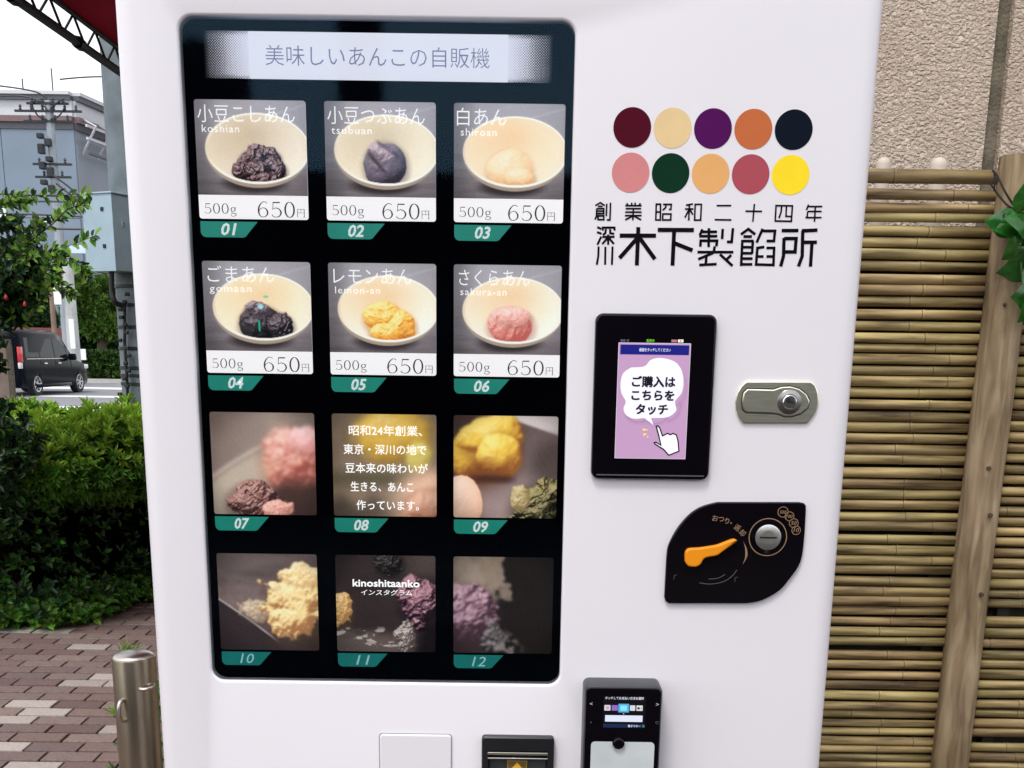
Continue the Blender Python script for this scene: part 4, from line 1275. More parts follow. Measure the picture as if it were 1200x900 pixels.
plate('arrow_plate', [(-.0020, .80), (.0225, .80), (.0262, .8990), (-.0052, .8990)], D0 - .0056, D0 - .0038, gp, bo, bev=.0006)
plate('arrow_mark', [(.0068, .82), (.0142, .82), (.0142, .884), (.0200, .884), (.0105, .8955), (.0010, .884), (.0068, .884)], D0 - .0060, D0 - .0057, sm('arrow_yellow', (226, 170, 60), rough=.4, emit=.1), bo)
b = MB()
stroke_strip(b, [(-.0010, .80), (-.0038, .8975), (.0250, .8975), (.0212, .80)], .0011, D0 - .0059)
b.build('arrow_frame', sm('arrow_line', (170, 140, 60), rough=.4), bo)
plate('cover_gap_shade', rrect(-.1985, -.0880, .77, .9375, .0055, 4), D0 - .0006, D0 + .002, gap_shade_grey, vm)  # grey rim stands for the thin shadow round the cover
plate('cover_plate', rrect(-.1968, -.0892, .7712, .9361, .0050, 4), D0 - .0040, D0 + .001, white_paint, vm, bev=.0018)

# ================================================================== the ground and the brick paving
ground_mat = mat('bare_ground', (.10, .085, .07), rough=.95, var=.3, scale=4, bump=.3, bscale=30)
bed_mat = mat('joint_sand', (.016, .010, .009), rough=.95, var=.3, scale=60, bump=.3, bscale=200)
asphalt = mat('asphalt', (.23, .23, .25), rough=.85, var=.12, scale=1.5, bump=.2, bscale=60)
line_paint = mat('road_paint', (.80, .80, .80), rough=.7, var=.08, scale=6)
kerb_mat = mat('kerb_concrete', (.42, .42, .40), rough=.8, var=.12, scale=3)

g = MB()
g.add([(-900, -60, -.030), (900, -60, -.030), (900, 900, -.030), (-900, 900, -.030)], [(0, 1, 2, 3)])
tag(g.build('ground', ground_mat), kind='structure')
b = MB()
b.add([(-4.2, -3, -.010), (3.6, -3, -.010), (3.6, 9.3, -.010), (-4.2, 9.3, -.010)], [(0, 1, 2, 3)])
b.add([(-4.2, -3, -.029), (3.6, -3, -.029), (3.6, -3, -.010), (-4.2, -3, -.010)], [(0, 1, 2, 3)])
pave = tag(b.build('pavement', bed_mat), kind='structure')

brick_mats = [mat('brick_red', (.180, .118, .106), rough=.9, var=.22, scale=70, bump=.35, bscale=260, obj_var=.20, detail=6),
              mat('brick_brown', (.205, .146, .134), rough=.9, var=.2, scale=60, bump=.35, bscale=260, obj_var=.20, detail=6)]
brick_pale = mat('brick_pale', (.41, .35, .32), rough=.9, var=.15, scale=70, bump=.3, bscale=260, obj_var=.12, detail=6)
slab_grey = mat('brick_grey', (.30, .29, .25), rough=.9, var=.2, scale=40, bump=.3, bscale=200)
PX, PY = .2055, .10603
bxm = bmesh.new()
bmesh.ops.create_cube(bxm, size=1)
for q in bxm.verts:
    q.co = Vector((q.co.x * (PX - .0105), q.co.y * (PY - .0175), -.014 + q.co.z * .028))
bmesh.ops.bevel(bxm, geom=[e for e in bxm.edges if all(vv.co.z > -.001 for vv in e.verts)], offset=.0022, segments=1, affect='EDGES')
brick_me = []
for m in brick_mats + [brick_pale, slab_grey]:
    me = bpy.data.meshes.new('brick')
    bxm.to_mesh(me)
    me.materials.append(m)
    brick_me.append(me)
bxm.free()
PALE = [(-2.14, 5.573), (-1.886, 5.072), (-1.951, 4.957), (-1.77, 4.95), (-2.053, 4.632), (-1.949, 4.519), (-2.10, 4.425), (-1.93, 4.1), (-1.80, 3.903), (-1.62, 4.32)]
GREY = [(-2.634, 5.868), (-2.438, 5.868), (-2.316, 6.21)]
rb_ = random.Random(5)
rest = [MB(), MB(), MB()]


def brick_centre(ix, iy):
    y = 4.111 + (iy + 0) * PY
    x = -1.749 + ix * PX + (PX / 2 if iy % 2 else 0)
    return x, y


pale_set, grey_set = set(), set()
allb = []
for iy in range(-30, 40):
    for ix in range(-12, 16):
        allb.append((ix, iy) + brick_centre(ix, iy))
for (px, py), st_ in [(p, pale_set) for p in PALE] + [(p, grey_set) for p in GREY]:
    bst = min(allb, key=lambda q: abs(q[2] - px) + 3 * abs(q[3] - py))
    st_.add(bst[:2])
cand = []
for ix, iy, x, y in allb:
    u, v = proj((x, y, 0)) if y > .6 else (-999, -999)
    key = (ix, iy)
    kind = 2 if key in pale_set else 3 if key in grey_set else (rb_.random() < .45) * 1
    if kind < 2 and rb_.random() < .035 and not (-30 < u < 190):
        kind = 2
    if -25 < u < 205 and 675 < v < 915 and y < 7.1:
        o = link('brick', brick_me[kind], pave)
        o.location = (x + rb_.uniform(-.0012, .0012), y + rb_.uniform(-.0012, .0012), rb_.uniform(-.0015, .0010))
        o.rotation_euler = (rb_.uniform(-.006, .006), rb_.uniform(-.004, .004), rb_.uniform(-.006, .006))
    elif -4.1 < x < 3.5 and 0 < y < 8.2:
        a, c = PX / 2 - .0052, PY / 2 - .0052
        rest[min(kind, 2)].add([(x - a, y - c, -.01), (x + a, y - c, -.01), (x + a, y + c, -.01), (x - a, y + c, -.01), (x - a, y - c, -.0004), (x + a, y - c, -.0004), (x + a, y + c, -.0004), (x - a, y + c, -.0004)],
                             [(4, 5, 6, 7), (0, 1, 5, 4), (1, 2, 6, 5), (2, 3, 7, 6), (3, 0, 4, 7)])
for r_, m in zip(rest, brick_mats + [brick_pale]):
    if r_.f:
        tag(r_.build('brick_field', m, pave), kind='stuff')

# road, far pavement
b = MB()
b.add([(-120, 18, -.022), (120, 18, -.022), (120, 46.6, -.022), (-120, 46.6, -.022)], [(0, 1, 2, 3)])
road = tag(b.build('road', asphalt), kind='structure')
for (ya, yb_, xa, xb) in ((27.0, 28.8, -60, 40), (33.8, 34.9, -60, 40), (40.0, 41.9, -60, 40), (23.6, 24.2, -60, 40)):
    mesh('road_marking', [(xa, ya, -.017), (xb, ya, -.017), (xb, yb_, -.017), (xa, yb_, -.017)], [(0, 1, 2, 3)], line_paint, road)
kb = MB().box(-120, 120, 46.6, 46.8, -.02, .13)
tag(kb.build('kerb', kerb_mat), kind='structure')
kb = MB().box(-120, 120, 17.8, 18.0, -.02, .12)
tag(kb.build('kerb', kerb_mat), kind='structure')
kb = MB().box(-120, 120, 46.802, 60, -.02, .12)
tag(kb.build('far_pavement', mat('far_paving', (.3, .3, .29), rough=.9, var=.15, scale=2)), kind='structure')

# ================================================================== stucco wall on the right
def stucco_material():
    m = bpy.data.materials.new('stucco')
    m.use_nodes = True
    n = m.node_tree
    L = n.links.new
    b = n.nodes['Principled BSDF']
    b.inputs['Roughness'].default_value = .95
    b.inputs['Specular IOR Level'].default_value = .15
    tc = n.nodes.new('ShaderNodeTexCoord')
    mp = n.nodes.new('ShaderNodeMapping')
    mp.inputs['Scale'].default_value = (1, 1, 1.35)
    L(tc.outputs['Object'], mp.inputs[0])
    dn = n.nodes.new('ShaderNodeTexNoise')
    dn.inputs['Scale'].default_value = 75
    dn.inputs['Detail'].default_value = 3
    L(mp.outputs[0], dn.inputs['Vector'])
    add = n.nodes.new('ShaderNodeVectorMath')
    add.operation = 'MULTIPLY_ADD'
    add.inputs[1].default_value = (.02, .02, .02)
    L(dn.outputs['Color'], add.inputs[0])
    L(mp.outputs[0], add.inputs[2])
    n1 = n.nodes.new('ShaderNodeTexNoise')
    n1.inputs['Scale'].default_value = 108
    n1.inputs['Detail'].default_value = 4
    n1.inputs['Roughness'].default_value = .55
    L(add.outputs[0], n1.inputs['Vector'])
    v1 = n.nodes.new('ShaderNodeTexVoronoi')
    v1.feature = 'SMOOTH_F1'
    v1.inputs['Scale'].default_value = 92
    v1.inputs['Smoothness'].default_value = .35
    L(add.outputs[0], v1.inputs['Vector'])
    mul = n.nodes.new('ShaderNodeMath')
    mul.operation = 'MULTIPLY_ADD'
    mul.inputs[1].default_value = -.55
    L(v1.outputs['Distance'], mul.inputs[0])
    L(n1.outputs['Fac'], mul.inputs[2])
    cl = n.nodes.new('ShaderNodeValToRGB')
    cl.color_ramp.interpolation = 'EASE'
    cl.color_ramp.interpolation = 'LINEAR'
    cl.color_ramp.elements[0].position = -.0
    cl.color_ramp.elements[1].position = .62
    L(mul.outputs[0], cl.inputs[0])
    bp = n.nodes.new('ShaderNodeBump')
    bp.inputs['Strength'].default_value = 1.0
    bp.inputs['Distance'].default_value = .0150
    L(cl.outputs[0], bp.inputs['Height'])
    L(bp.outputs[0], b.inputs['Normal'])
    n2 = n.nodes.new('ShaderNodeTexNoise')
    n2.inputs['Scale'].default_value = 3.0
    n2.inputs['Detail'].default_value = 5
    L(tc.outputs['Object'], n2.inputs['Vector'])
    rp = n.nodes.new('ShaderNodeValToRGB')
    rp.color_ramp.elements[0].position = .3
    rp.color_ramp.elements[1].position = .7
    rp.color_ramp.elements[0].color = (.68, .54, .43, 1)
    rp.color_ramp.elements[1].color = (.80, .66, .55, 1)
    L(n2.outputs['Fac'], rp.inputs[0])
    L(rp.outputs[0], b.inputs['Base Color'])
    return m


stucco = stucco_material()
stucco_groove = mat('groove_render', (.17, .145, .105), rough=.95, var=.3, scale=18, bump=.6, bscale=120)
wall = thing('stucco_wall', 'beige rough stucco building wall behind the bamboo fence', 'wall', (1.2, 3.25, 0))
gx0, gx1 = 1.240, 1.282
MB().box(-.30, gx0, 3.25, 9.0, -.02, 4.2).build('wall_section', stucco, wall)
MB().box(gx1, 5.0, 3.25, 9.0, -.02, 4.2).build('wall_section', stucco, wall)
MB().box(gx0 + .0005, gx1 - .0005, 3.275, 3.5, -.02, 4.19).build('joint_strip', stucco_groove, wall)

# ================================================================== bamboo fence
bamboo_mat = bpy.data.materials.new('bamboo_cane')


def bamboo_material():
    m = bamboo_mat
    m.use_nodes = True
    n = m.node_tree
    L = n.links.new
    b = n.nodes['Principled BSDF']
    b.inputs['Roughness'].default_value = .5
    b.inputs['Specular IOR Level'].default_value = .3
    tc = n.nodes.new('ShaderNodeTexCoord')
    oi = n.nodes.new('ShaderNodeObjectInfo')
    ad = n.nodes.new('ShaderNodeVectorMath')
    ad.operation = 'MULTIPLY_ADD'
    L(tc.outputs['Object'], ad.inputs[0])
    ad.inputs[1].default_value = (5, 60, 60)
    cb = n.nodes.new('ShaderNodeCombineXYZ')
    mt = n.nodes.new('ShaderNodeMath')
    mt.operation = 'MULTIPLY'
    mt.inputs[1].default_value = 97
    L(oi.outputs['Random'], mt.inputs[0])
    L(mt.outputs[0], cb.inputs[0])
    L(mt.outputs[0], cb.inputs[1])
    L(cb.outputs[0], ad.inputs[2])
    no = n.nodes.new('ShaderNodeTexNoise')
    no.inputs['Scale'].default_value = 1.0
    no.inputs['Detail'].default_value = 6
    L(ad.outputs[0], no.inputs['Vector'])
    rp = n.nodes.new('ShaderNodeValToRGB')
    e = rp.color_ramp.elements
    e[0].position, e[0].color = .30, (.075, .048, .020, 1)
    e[1].position, e[1].color = .70, (.46, .36, .155, 1)
    k = e.new(.5)
    k.color = (.275, .208, .088, 1)
    L(no.outputs['Fac'], rp.inputs[0])
    h = n.nodes.new('ShaderNodeHueSaturation')
    mr = n.nodes.new('ShaderNodeMapRange')
    mr.inputs['To Min'].default_value = .66
    mr.inputs['To Max'].default_value = 1.34
    L(oi.outputs['Random'], mr.inputs['Value'])
    L(mr.outputs[0], h.inputs['Value'])
    mh = n.nodes.new('ShaderNodeMapRange')
    mh.inputs['From Min'].default_value = 0
    mh.inputs['To Min'].default_value = .482
    mh.inputs['To Max'].default_value = .505
    fr = n.nodes.new('ShaderNodeMath')
    fr.operation = 'FRACT'
    L(mt.outputs[0], fr.inputs[0])
    L(fr.outputs[0], mh.inputs['Value'])
    L(mh.outputs[0], h.inputs['Hue'])
    L(rp.outputs[0], h.inputs['Color'])
    L(h.outputs[0], b.inputs['Base Color'])


bamboo_material()
node_mat = mat('bamboo_node', (.075, .055, .028), rough=.7, var=.3, scale=80)
FY = 2.85
PL, PR = 1.118, 1.218              # the log's flanks
left_v = [228, 243, 256, 270, 284, 298, 312, 327, 341, 355, 369, 382, 396, 408, 422, 435, 448, 461, 474, 488, 501, 514, 527, 540, 554, 567, 580, 593, 606, 618, 632, 644, 656, 669, 681, 693,
          705, 717, 729, 740, 751, 769, 780, 792, 803, 815, 827, 838, 849, 858, 868, 878, 888, 898]
right_v = [410, 423, 435, 447, 460, 474, 487, 499, 512, 525, 537, 550, 562, 576, 587, 599, 611, 623, 635, 648, 660, 672, 684, 696, 707, 729, 742, 754, 767, 778, 790, 802, 813, 825, 836, 847, 858, 876, 887, 898]
right_v = [237 + i * 12.36 for i in range(14)] + right_v


def cane_mesh(seed, length, r, ring=10):
    rr = random.Random(seed)
    nodes = []
    x = rr.uniform(.03, .25)
    while x < length - .02:
        nodes.append(x)
        x += rr.uniform(.16, .30)
    st_ = [(0, 1.0)]
    for q in nodes:
        st_ += [(q - .006, .99), (q - .0030, 1.07), (q - .0008, .95), (q + .0008, .97), (q + .0030, 1.08), (q + .008, 1.0)]
    st_.append((length, .97))
    bow = rr.uniform(-.0016, .0016)
    b = MB()
    pts, rad = [], []
    for q, k in st_:
        t = q / length
        pts.append((q, 0, bow * math.sin(math.pi * t)))
        rad.append(r * k * (1 + .04 * (t - .5) * rr.choice((-1, 1))))
    b.tube(pts, rad, ring)
    me = bpy.data.meshes.new('bamboo_cane')
    me.from_pydata(b.v, [], b.f)
    me.polygons.foreach_set('use_smooth', [len(f) == 4 for f in b.f])
    me.materials.append(bamboo_mat)
    me.materials.append(node_mat)
    st_x = [q for q, _ in st_]
    for pi, f in enumerate(b.f):
        if len(f) == 4 and pi // ring < len(st_) - 1:
            sgi = pi // ring
            if st_x[sgi + 1] - st_x[sgi] < .0017:
                me.polygons[pi].material_index = 1
    me.update()
    return me


def fence_panel(label, x0, x1, vs, uref, seed, rail=None):
    f = thing('bamboo_fence', label, 'fence', ((x0 + x1) / 2, FY, 0), 'bamboo fence panels either side of the log post')
    rr = random.Random(seed)
    zs = [at(uref, v, FY).z for v in vs]
    z = zs[-1]
    while z > .06:
        z -= rr.uniform(.0240, .0275)
        zs.append(z)
    L_ = x1 - x0
    var = [cane_mesh(seed * 10 + i, L_ + .012, .0122) for i in range(9)]
    for i, z in enumerate(zs):
        gap = min([abs(z - q) for q in zs if q is not z] + [.03])
        o = link('bamboo_cane', var[rr.randrange(9)], f)
        s_ = max(.72, min(1.13, gap / .0258)) * rr.uniform(.93, 1.03)
        flip = rr.random() < .5
        o.location = (x0 - f.location.x + rr.uniform(-.010, .0), rr.uniform(-.0035, .0035), z)
        o.scale = (1 + (.0 if not flip else 0), s_, s_)
        o.rotation_euler = (rr.uniform(0, 6.28), rr.uniform(-.0035, .0035), rr.uniform(-.003, .003))
    if rail:
        rz = at(uref, 207, FY).z
        me = cane_mesh(seed + 77, L_ + .02, .0165, 14)
        o = link('top_rail', me, f)
        o.location = (x0 - f.location.x - .006, -.004, rz)
    # dark uprights that carry the canes, behind them
    k = MB()
    x = x0 + .05
    while x < x1:
        MB().box(x, x + .03, FY + .020, FY + .045, 0, at(uref, 292, FY).z).build('back_batten', dark_wood, f)
        x += .36
    MB().box(x0, x1 + .03, FY + .047, FY + .052, 0, at(uref, 262, FY).z).build('dark_backing', dark_wood, f)  # dark sheet added behind the canes to keep their gaps dark
    return f


dark_wood = mat('dark_backing_wood', (.030, .022, .016), rough=.8, var=.3, scale=12, stretch=(1, 1, 8))
fence_panel('bamboo fence panel between vending machine and log post, with a thicker top rail', .30, PL + .006, left_v, 1080, 3, rail=True)
fence_panel('bamboo fence panel right of the log post under the ivy', PR - .01, 2.2, right_v, 1190, 4)

# log post
def log_material():
    m = bpy.data.materials.new('weathered_log')
    m.use_nodes = True
    n = m.node_tree
    L = n.links.new
    b = n.nodes['Principled BSDF']
    b.inputs['Roughness'].default_value = .8
    b.inputs['Specular IOR Level'].default_value = .2
    tc = n.nodes.new('ShaderNodeTexCoord')
    mp = n.nodes.new('ShaderNodeMapping')
    mp.inputs['Scale'].default_value = (26, 26, 3.0)
    L(tc.outputs['Object'], mp.inputs[0])
    n1 = n.nodes.new('ShaderNodeTexNoise')
    n1.inputs['Scale'].default_value = 1.6
    n1.inputs['Detail'].default_value = 7
    n1.inputs['Distortion'].default_value = .6
    L(mp.outputs[0], n1.inputs['Vector'])
    rp = n.nodes.new('ShaderNodeValToRGB')
    e = rp.color_ramp.elements
    e[0].position, e[0].color = .28, (.13, .095, .060, 1)
    e[1].position, e[1].color = .74, (.46, .375, .26, 1)
    k = e.new(.5)
    k.color = (.285, .215, .138, 1)
    L(n1.outputs['Fac'], rp.inputs[0])
    n2 = n.nodes.new('ShaderNodeTexNoise')
    n2.inputs['Scale'].default_value = 3.2
    n2.inputs['Detail'].default_value = 3
    L(tc.outputs['Object'], n2.inputs['Vector'])
    r2 = n.nodes.new('ShaderNodeValToRGB')
    r2.color_ramp.elements[0].position = .38
    r2.color_ramp.elements[1].position = .66
    r2.color_ramp.elements[0].color = (.66, .62, .52, 1)
    r2.color_ramp.elements[1].color = (1.12, 1.08, 1.06, 1)
    L(n2.outputs['Fac'], r2.inputs[0])
    mx = n.nodes.new('ShaderNodeMixRGB')
    mx.blend_type = 'MULTIPLY'
    mx.inputs[0].default_value = 1
    L(rp.outputs[0], mx.inputs[1])
    L(r2.outputs[0], mx.inputs[2])
    L(mx.outputs[0], b.inputs['Base Color'])
    bp = n.nodes.new('ShaderNodeBump')
    bp.inputs['Strength'].default_value = .5
    bp.inputs['Distance'].default_value = .004
    L(n1.outputs['Fac'], bp.inputs['Height'])
    L(bp.outputs[0], b.inputs['Normal'])
    return m


log_mat = log_material()
post = thing('log_post', 'weathered peeled log post with knots standing between the two bamboo panels', 'post', ((PL + PR) / 2, FY - .03, 0))
b = MB()
nz, na = 90, 40
cxp, cyp = (PL + PR) / 2 - .001, FY - .015
ztop = at(1185, 181, FY - .04).z
for i in range(nz):
    z = ztop * i / (nz - 1)
    for k in range(na):
        a = 2 * math.pi * k / na
        q = fbm(np.array([3 + 1.2 * math.cos(a) + z * .9]), np.array([5 + 1.2 * math.sin(a) + z * 1.4]), 5, 3)[0]
        q2 = fbm(np.array([3 + 5 * math.cos(a)]), np.array([z * 1.2 + 5 * math.sin(a)]), 9, 2)[0]
        r = .0475 + .009 * (q - .5) + .003 * (q2 - .5)
        for (ka, kz) in ((-1.75, 1.235), (-1.42, 1.12), (-1.35, .995), (-1.9, 1.58), (-1.2, .60)):
            d2 = ((a if a < math.pi else a - 2 * math.pi) - ka) ** 2 * .0027 + (z - kz) ** 2
            r += .006 * math.exp(-d2 / .00018)
        b.v.append((cxp + r * math.cos(a) + .006 * (z - 1.2), cyp + r * math.sin(a), z))
for i in range(nz - 1):
    for k in range(na):
        b.f.append((i * na + k, i * na + (k + 1) % na, (i + 1) * na + (k + 1) % na, (i + 1) * na + k))
b.f.append(tuple((nz - 1) * na + k for k in range(na)))
autosmooth(b.build('log', log_mat, post), 60)
for (ka, kz, kr) in ((-1.75, 1.235, .0065), (-1.42, 1.12, .0075), (-1.35, .92, .006), (-1.9, 1.62, .004)):
    x, y = cxp + .0525 * math.cos(ka) + .006 * (kz - 1.2), cyp + .0525 * math.sin(ka)
    kn = MB().tube([(x, y + .012, kz), (x, y - .0015, kz)], [kr, kr * .8], 10)
    kn.build('knot', mat('knot_wood', (.07, .045, .028), rough=.8, var=.4, scale=150), post)

# black twine round the rail's end
tw_mat = mat('black_twine', (.008, .006, .008), rough=.8, var=.2, scale=200)
tw = thing('twine_tie', 'black twine tying the top rail to the log post', 'twine', (PL, FY - .06, at(1166, 215, FY - .05).z))
for pts in ([(1163, 200), (1168, 205), (1178, 225), (1188, 241)], [(1160, 214), (1168, 226), (1180, 240), (1190, 246)], [(1182, 242), (1177, 250), (1175, 258)], [(1165, 200), (1166, 212), (1165, 224)], [(1189, 238), (1191, 246), (1196, 252)]):
    P = [at(u, v, FY - (.050 if i == 0 else .088 if u > 1170 else .062)) for i, (u, v) in enumerate(pts)]
    MB().tube([tuple(p) for p in catmull([tuple(p) for p in P], 4)], .0024, 6).build('twine_strand', tw_mat, tw)

# pale rounded pegs behind the rail
peg_mat = mat('pale_peg', (.50, .43, .36), rough=.6, var=.1, scale=20)
for (u, w_, lab) in ((1036, .036, 'slim pale round-topped peg behind the fence rail, nearer the vending machine'), (1101, .043, 'thicker pale round-topped peg behind the fence rail, nearer the log post')):
    p = at(u, 184, 2.98)
    r = w_ / 2
    prof = [(r, 0), (r, p.z - r)] + [(r * math.cos(math.radians(a)), p.z - r + r * math.sin(math.radians(a))) for a in (20, 40, 60, 75, 88)]
    o = MB().lathe(p.x, 2.98, prof, 24).build('garden_peg', peg_mat, origin=(p.x, 2.98, 0))
    autosmooth(o, 50)
    tag(o, lab, 'peg', 'pale pegs behind the fence')

# ivy hanging over the post
ivy_mat = mat('ivy_leaf', (.020, .115, .012), rough=.22, spec=.8, var=.35, scale=30, obj_var=.35, bump=.2, bscale=60, trans=.15)
vein_mat = mat('ivy_vein', (.16, .30, .12), rough=.5, var=.1)
ivy = thing('ivy_plant', 'glossy dark green ivy leaves hanging over the log post', 'plant', tuple(at(1195, 280, FY - .1)))


def ivy_leaf(p, size, ang, tilt, lean, name='ivy_leaf'):
    out = [(0, .02), (.16, -.12), (.38, -.14), (.54, .02), (.55, .22), (.50, .40), (.36, .58), (.18, .78), (0, 1.0)]
    pl = out + [(-x, y) for x, y in out[-2:0:-1]]
    M = Matrix.Rotation(lean, 3, 'Z') @ Matrix.Rotation(tilt, 3, 'X') @ Matrix.Rotation(ang, 3, 'Y')
    v = [Vector((0, 0, .30))] + [Vector((x, .16 * abs(x) + .22 * (y - .3) ** 2 * .8, y)) for x, y in pl]
    rings = []
    for k in (.5, 1):
        for x, y in pl:
            cx2, cy2 = x * k, .30 + (y - .30) * k
            rings.append(Vector((cx2, .12 * abs(cx2) + .05 * math.sin(cx2 * 11) * math.sin(cy2 * 8) + .18 * (cy2 - .3) ** 2, cy2)))
    V = [Vector((0, 0, .30))] + rings
    n = len(pl)
    F_ = [(0, 1 + i, 1 + (i + 1) % n) for i in range(n)] + [(1 + i, 1 + n + i, 1 + n + (i + 1) % n, 1 + (i + 1) % n) for i in range(n)]
    W = [Vector(p) + M @ (q * size) for q in V]
    o = mesh(name, [tuple(q) for q in W], F_, ivy_mat, ivy, smooth=True)
    return o


rv = random.Random(3)
IV = [(1186, 268, .074, 100, -.3, .2), (1172, 266, .060, 84, .1, -.2), (1194, 246, .066, 10, .15, .1), (1199, 270, .075, 70, -.4, .1), (1184, 292, .050, 130, .3, .2), (1196, 304, .068, -75, .2, .2), (1192, 318, .070, 104, .5, -.2), (1205, 322, .062, 150, -.2, .3),
      (1196, 350, .060, 96, .1, .2), (1207, 358, .066, 140, .3, .1), (1210, 296, .070, 180, .0, .2), (1207, 238, .062, 40, .3, -.2), (1214, 336, .070, 150, .1, .2), (1204, 285, .060, 160, .4, .1), (1212, 262, .070, 120, .2, .4), (1200, 256, .055, 150, .6, .2)]
for i, (u, v, s_, a, t, l_) in enumerate(IV):
    ivy_leaf(at(u + 13, v - 4, FY - .085 - .010 * (i % 5)), s_, math.radians(-a), t + rv.uniform(-.2, .2), l_ + rv.uniform(-.3, .3))
for pts in ([(1215, 235), (1202, 262), (1196, 300), (1202, 350), (1210, 372)], [(1196, 300), (1188, 296), (1182, 305)]):
    P = [tuple(at(u, v, FY - .095)) for u, v in pts]
    MB().tube(catmull(P, 4), .0022, 6).build('ivy_stem', mat('ivy_stem', (.10, .14, .05), rough=.6, var=.2), ivy)

# ================================================================== steel bollard
bp_ = at(156, 770, 2.95)
BXc, BYc, Rb = -.995 * 2.95 / 2.9 - .008, 2.95, .0572
bol_mat = mat('bollard_steel', (.34, .29, .22), rough=.30, metal=1.0, var=.12, scale=20, stretch=(3, 3, .4), bump=.02, bscale=80)
cap_mat = mat('bollard_cap_steel', (.62, .57, .53), rough=.3, metal=1.0, var=.15, scale=20)
bol = thing('bollard', 'brushed stainless steel bollard with loop handles on the brick paving', 'bollard', (BXc, BYc, 0))
zt = at(156, 769, BYc).z
autosmooth(MB().lathe(BXc, BYc, [(Rb, -.008), (Rb, zt - .004), (Rb - .001, zt - .001), (Rb - .003, zt)], 48).build('post', bol_mat, bol), 40)
autosmooth(MB().lathe(BXc, BYc, [(Rb - .0032, zt), (Rb - .004, zt + .003), (Rb * .8, zt + .0085), (Rb * .5, zt + .0130), (Rb * .2, zt + .0150), (.002, zt + .0152)], 48).build('cap', cap_mat, bol), 60)
for (az, u, v, vert) in ((math.radians(252), 145, 831, 1), (math.radians(318), 177, 806, 0)):
    zc_ = at(u, v, BYc - Rb * .8).z
    dx, dy = math.cos(az), math.sin(az)
    P = []
    for k in range(13):
        a = math.pi * (k / 12 - .5)
        o_ = Rb - .003 + (.024 if vert else .018) * max(0, math.cos(a)) ** .6
        k_ = .029 * math.sin(a)
        P.append((BXc + dx * o_ - (0 if vert else dy * k_ * .6), BYc + dy * o_ + (0 if vert else dx * k_ * .6), zc_ + (k_ if vert else .1 * k_)))
    autosmooth(MB().tube(P, .0056, 10).build('loop_handle', cap_mat, bol), 60)

# ================================================================== leafy things
leaf_hedge = mat('hedge_leaf', (.085, .215, .022), rough=.45, spec=.4, isl_var=.40, trans=.30)
leaf_shoot = mat('hedge_shoot', (.30, .48, .045), rough=.45, spec=.4, isl_var=.30, trans=.35)
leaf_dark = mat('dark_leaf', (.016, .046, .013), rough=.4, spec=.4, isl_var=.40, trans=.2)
leaf_ivy = mat('ground_ivy_leaf', (.085, .22, .028), rough=.45, spec=.4, isl_var=.45, trans=.25)
leaf_light = mat('pale_leaf', (.24, .42, .06), rough=.45, spec=.4, isl_var=.35, trans=.4)
twig_mat = mat('twig', (.030, .024, .016), rough=.9, var=.3, scale=40)
bark_mat = mat('bark', (.07, .055, .04), rough=.9, var=.3, scale=20, bump=.4, bscale=60)

HB = np.array([(-5.2, 5.86), (-3.2, 5.88), (-2.45, 5.93), (-2.30, 6.25), (-2.02, 6.9), (-1.62, 7.8), (-1.1, 8.9)])
seg = np.diff(HB, axis=0)
sl_ = np.hypot(seg[:, 0], seg[:, 1])
cum = np.concatenate([[0], np.cumsum(sl_)])


def hedge_frame(s):
    i = np.clip(np.searchsorted(cum, s, side='right') - 1, 0, len(seg) - 1)
    t = (s - cum[i]) / sl_[i]
    p = HB[i] + seg[i] * t[:, None]
    d = seg / sl_[:, None]
    dd = d[i] * .5 + .5 * (d[np.clip(i + 1, 0, len(seg) - 1)] * t[:, None] + d[np.clip(i - 1, 0, len(seg) - 1)] * (1 - t)[:, None])
    dd /= np.linalg.norm(dd, axis=1, keepdims=True)
    nrm = np.stack([dd[:, 1], -dd[:, 0]], 1)
    return p, nrm


PROF = np.array([(-.10, .62), (.10, .70), (.24, .80), (.24, .91), (.12, .99), (-.12, 1.03), (-.6, 1.05), (-1.3, 1.05)])
ps = np.diff(PROF, axis=0)
pl_ = np.hypot(ps[:, 0], ps[:, 1])
pc = np.concatenate([[0], np.cumsum(pl_)])


def hedge_points(n, t0, t1, s0=2.0, s1=6.8):
    s = RNG.uniform(s0, s1, n)
    t = RNG.uniform(t0, t1, n)
    i = np.clip(np.searchsorted(pc, t, side='right') - 1, 0, len(ps) - 1)
    q = PROF[i] + ps[i] * ((t - pc[i]) / pl_[i])[:, None]
    p, nn = hedge_frame(s)
    out, z = q[:, 0], q[:, 1]
    pn = np.stack([ps[i, 1], -ps[i, 0]], 1) / pl_[i][:, None]      # profile normal (out, up)
    nz_ = (fbm(s * 2.2, t * 2.2, 3, 3) - .5) * .34
    P = np.stack([p[:, 0] + nn[:, 0] * (out + pn[:, 0] * nz_), p[:, 1] + nn[:, 1] * (out + pn[:, 0] * nz_), z + pn[:, 1] * nz_], 1)
    N = np.stack([nn[:, 0] * pn[:, 0], nn[:, 1] * pn[:, 0], pn[:, 1] * 1.0 + .25], 1)
    N = N + RNG.normal(0, .28, (n, 3))
    return P, N / np.linalg.norm(N, axis=1, keepdims=True), t


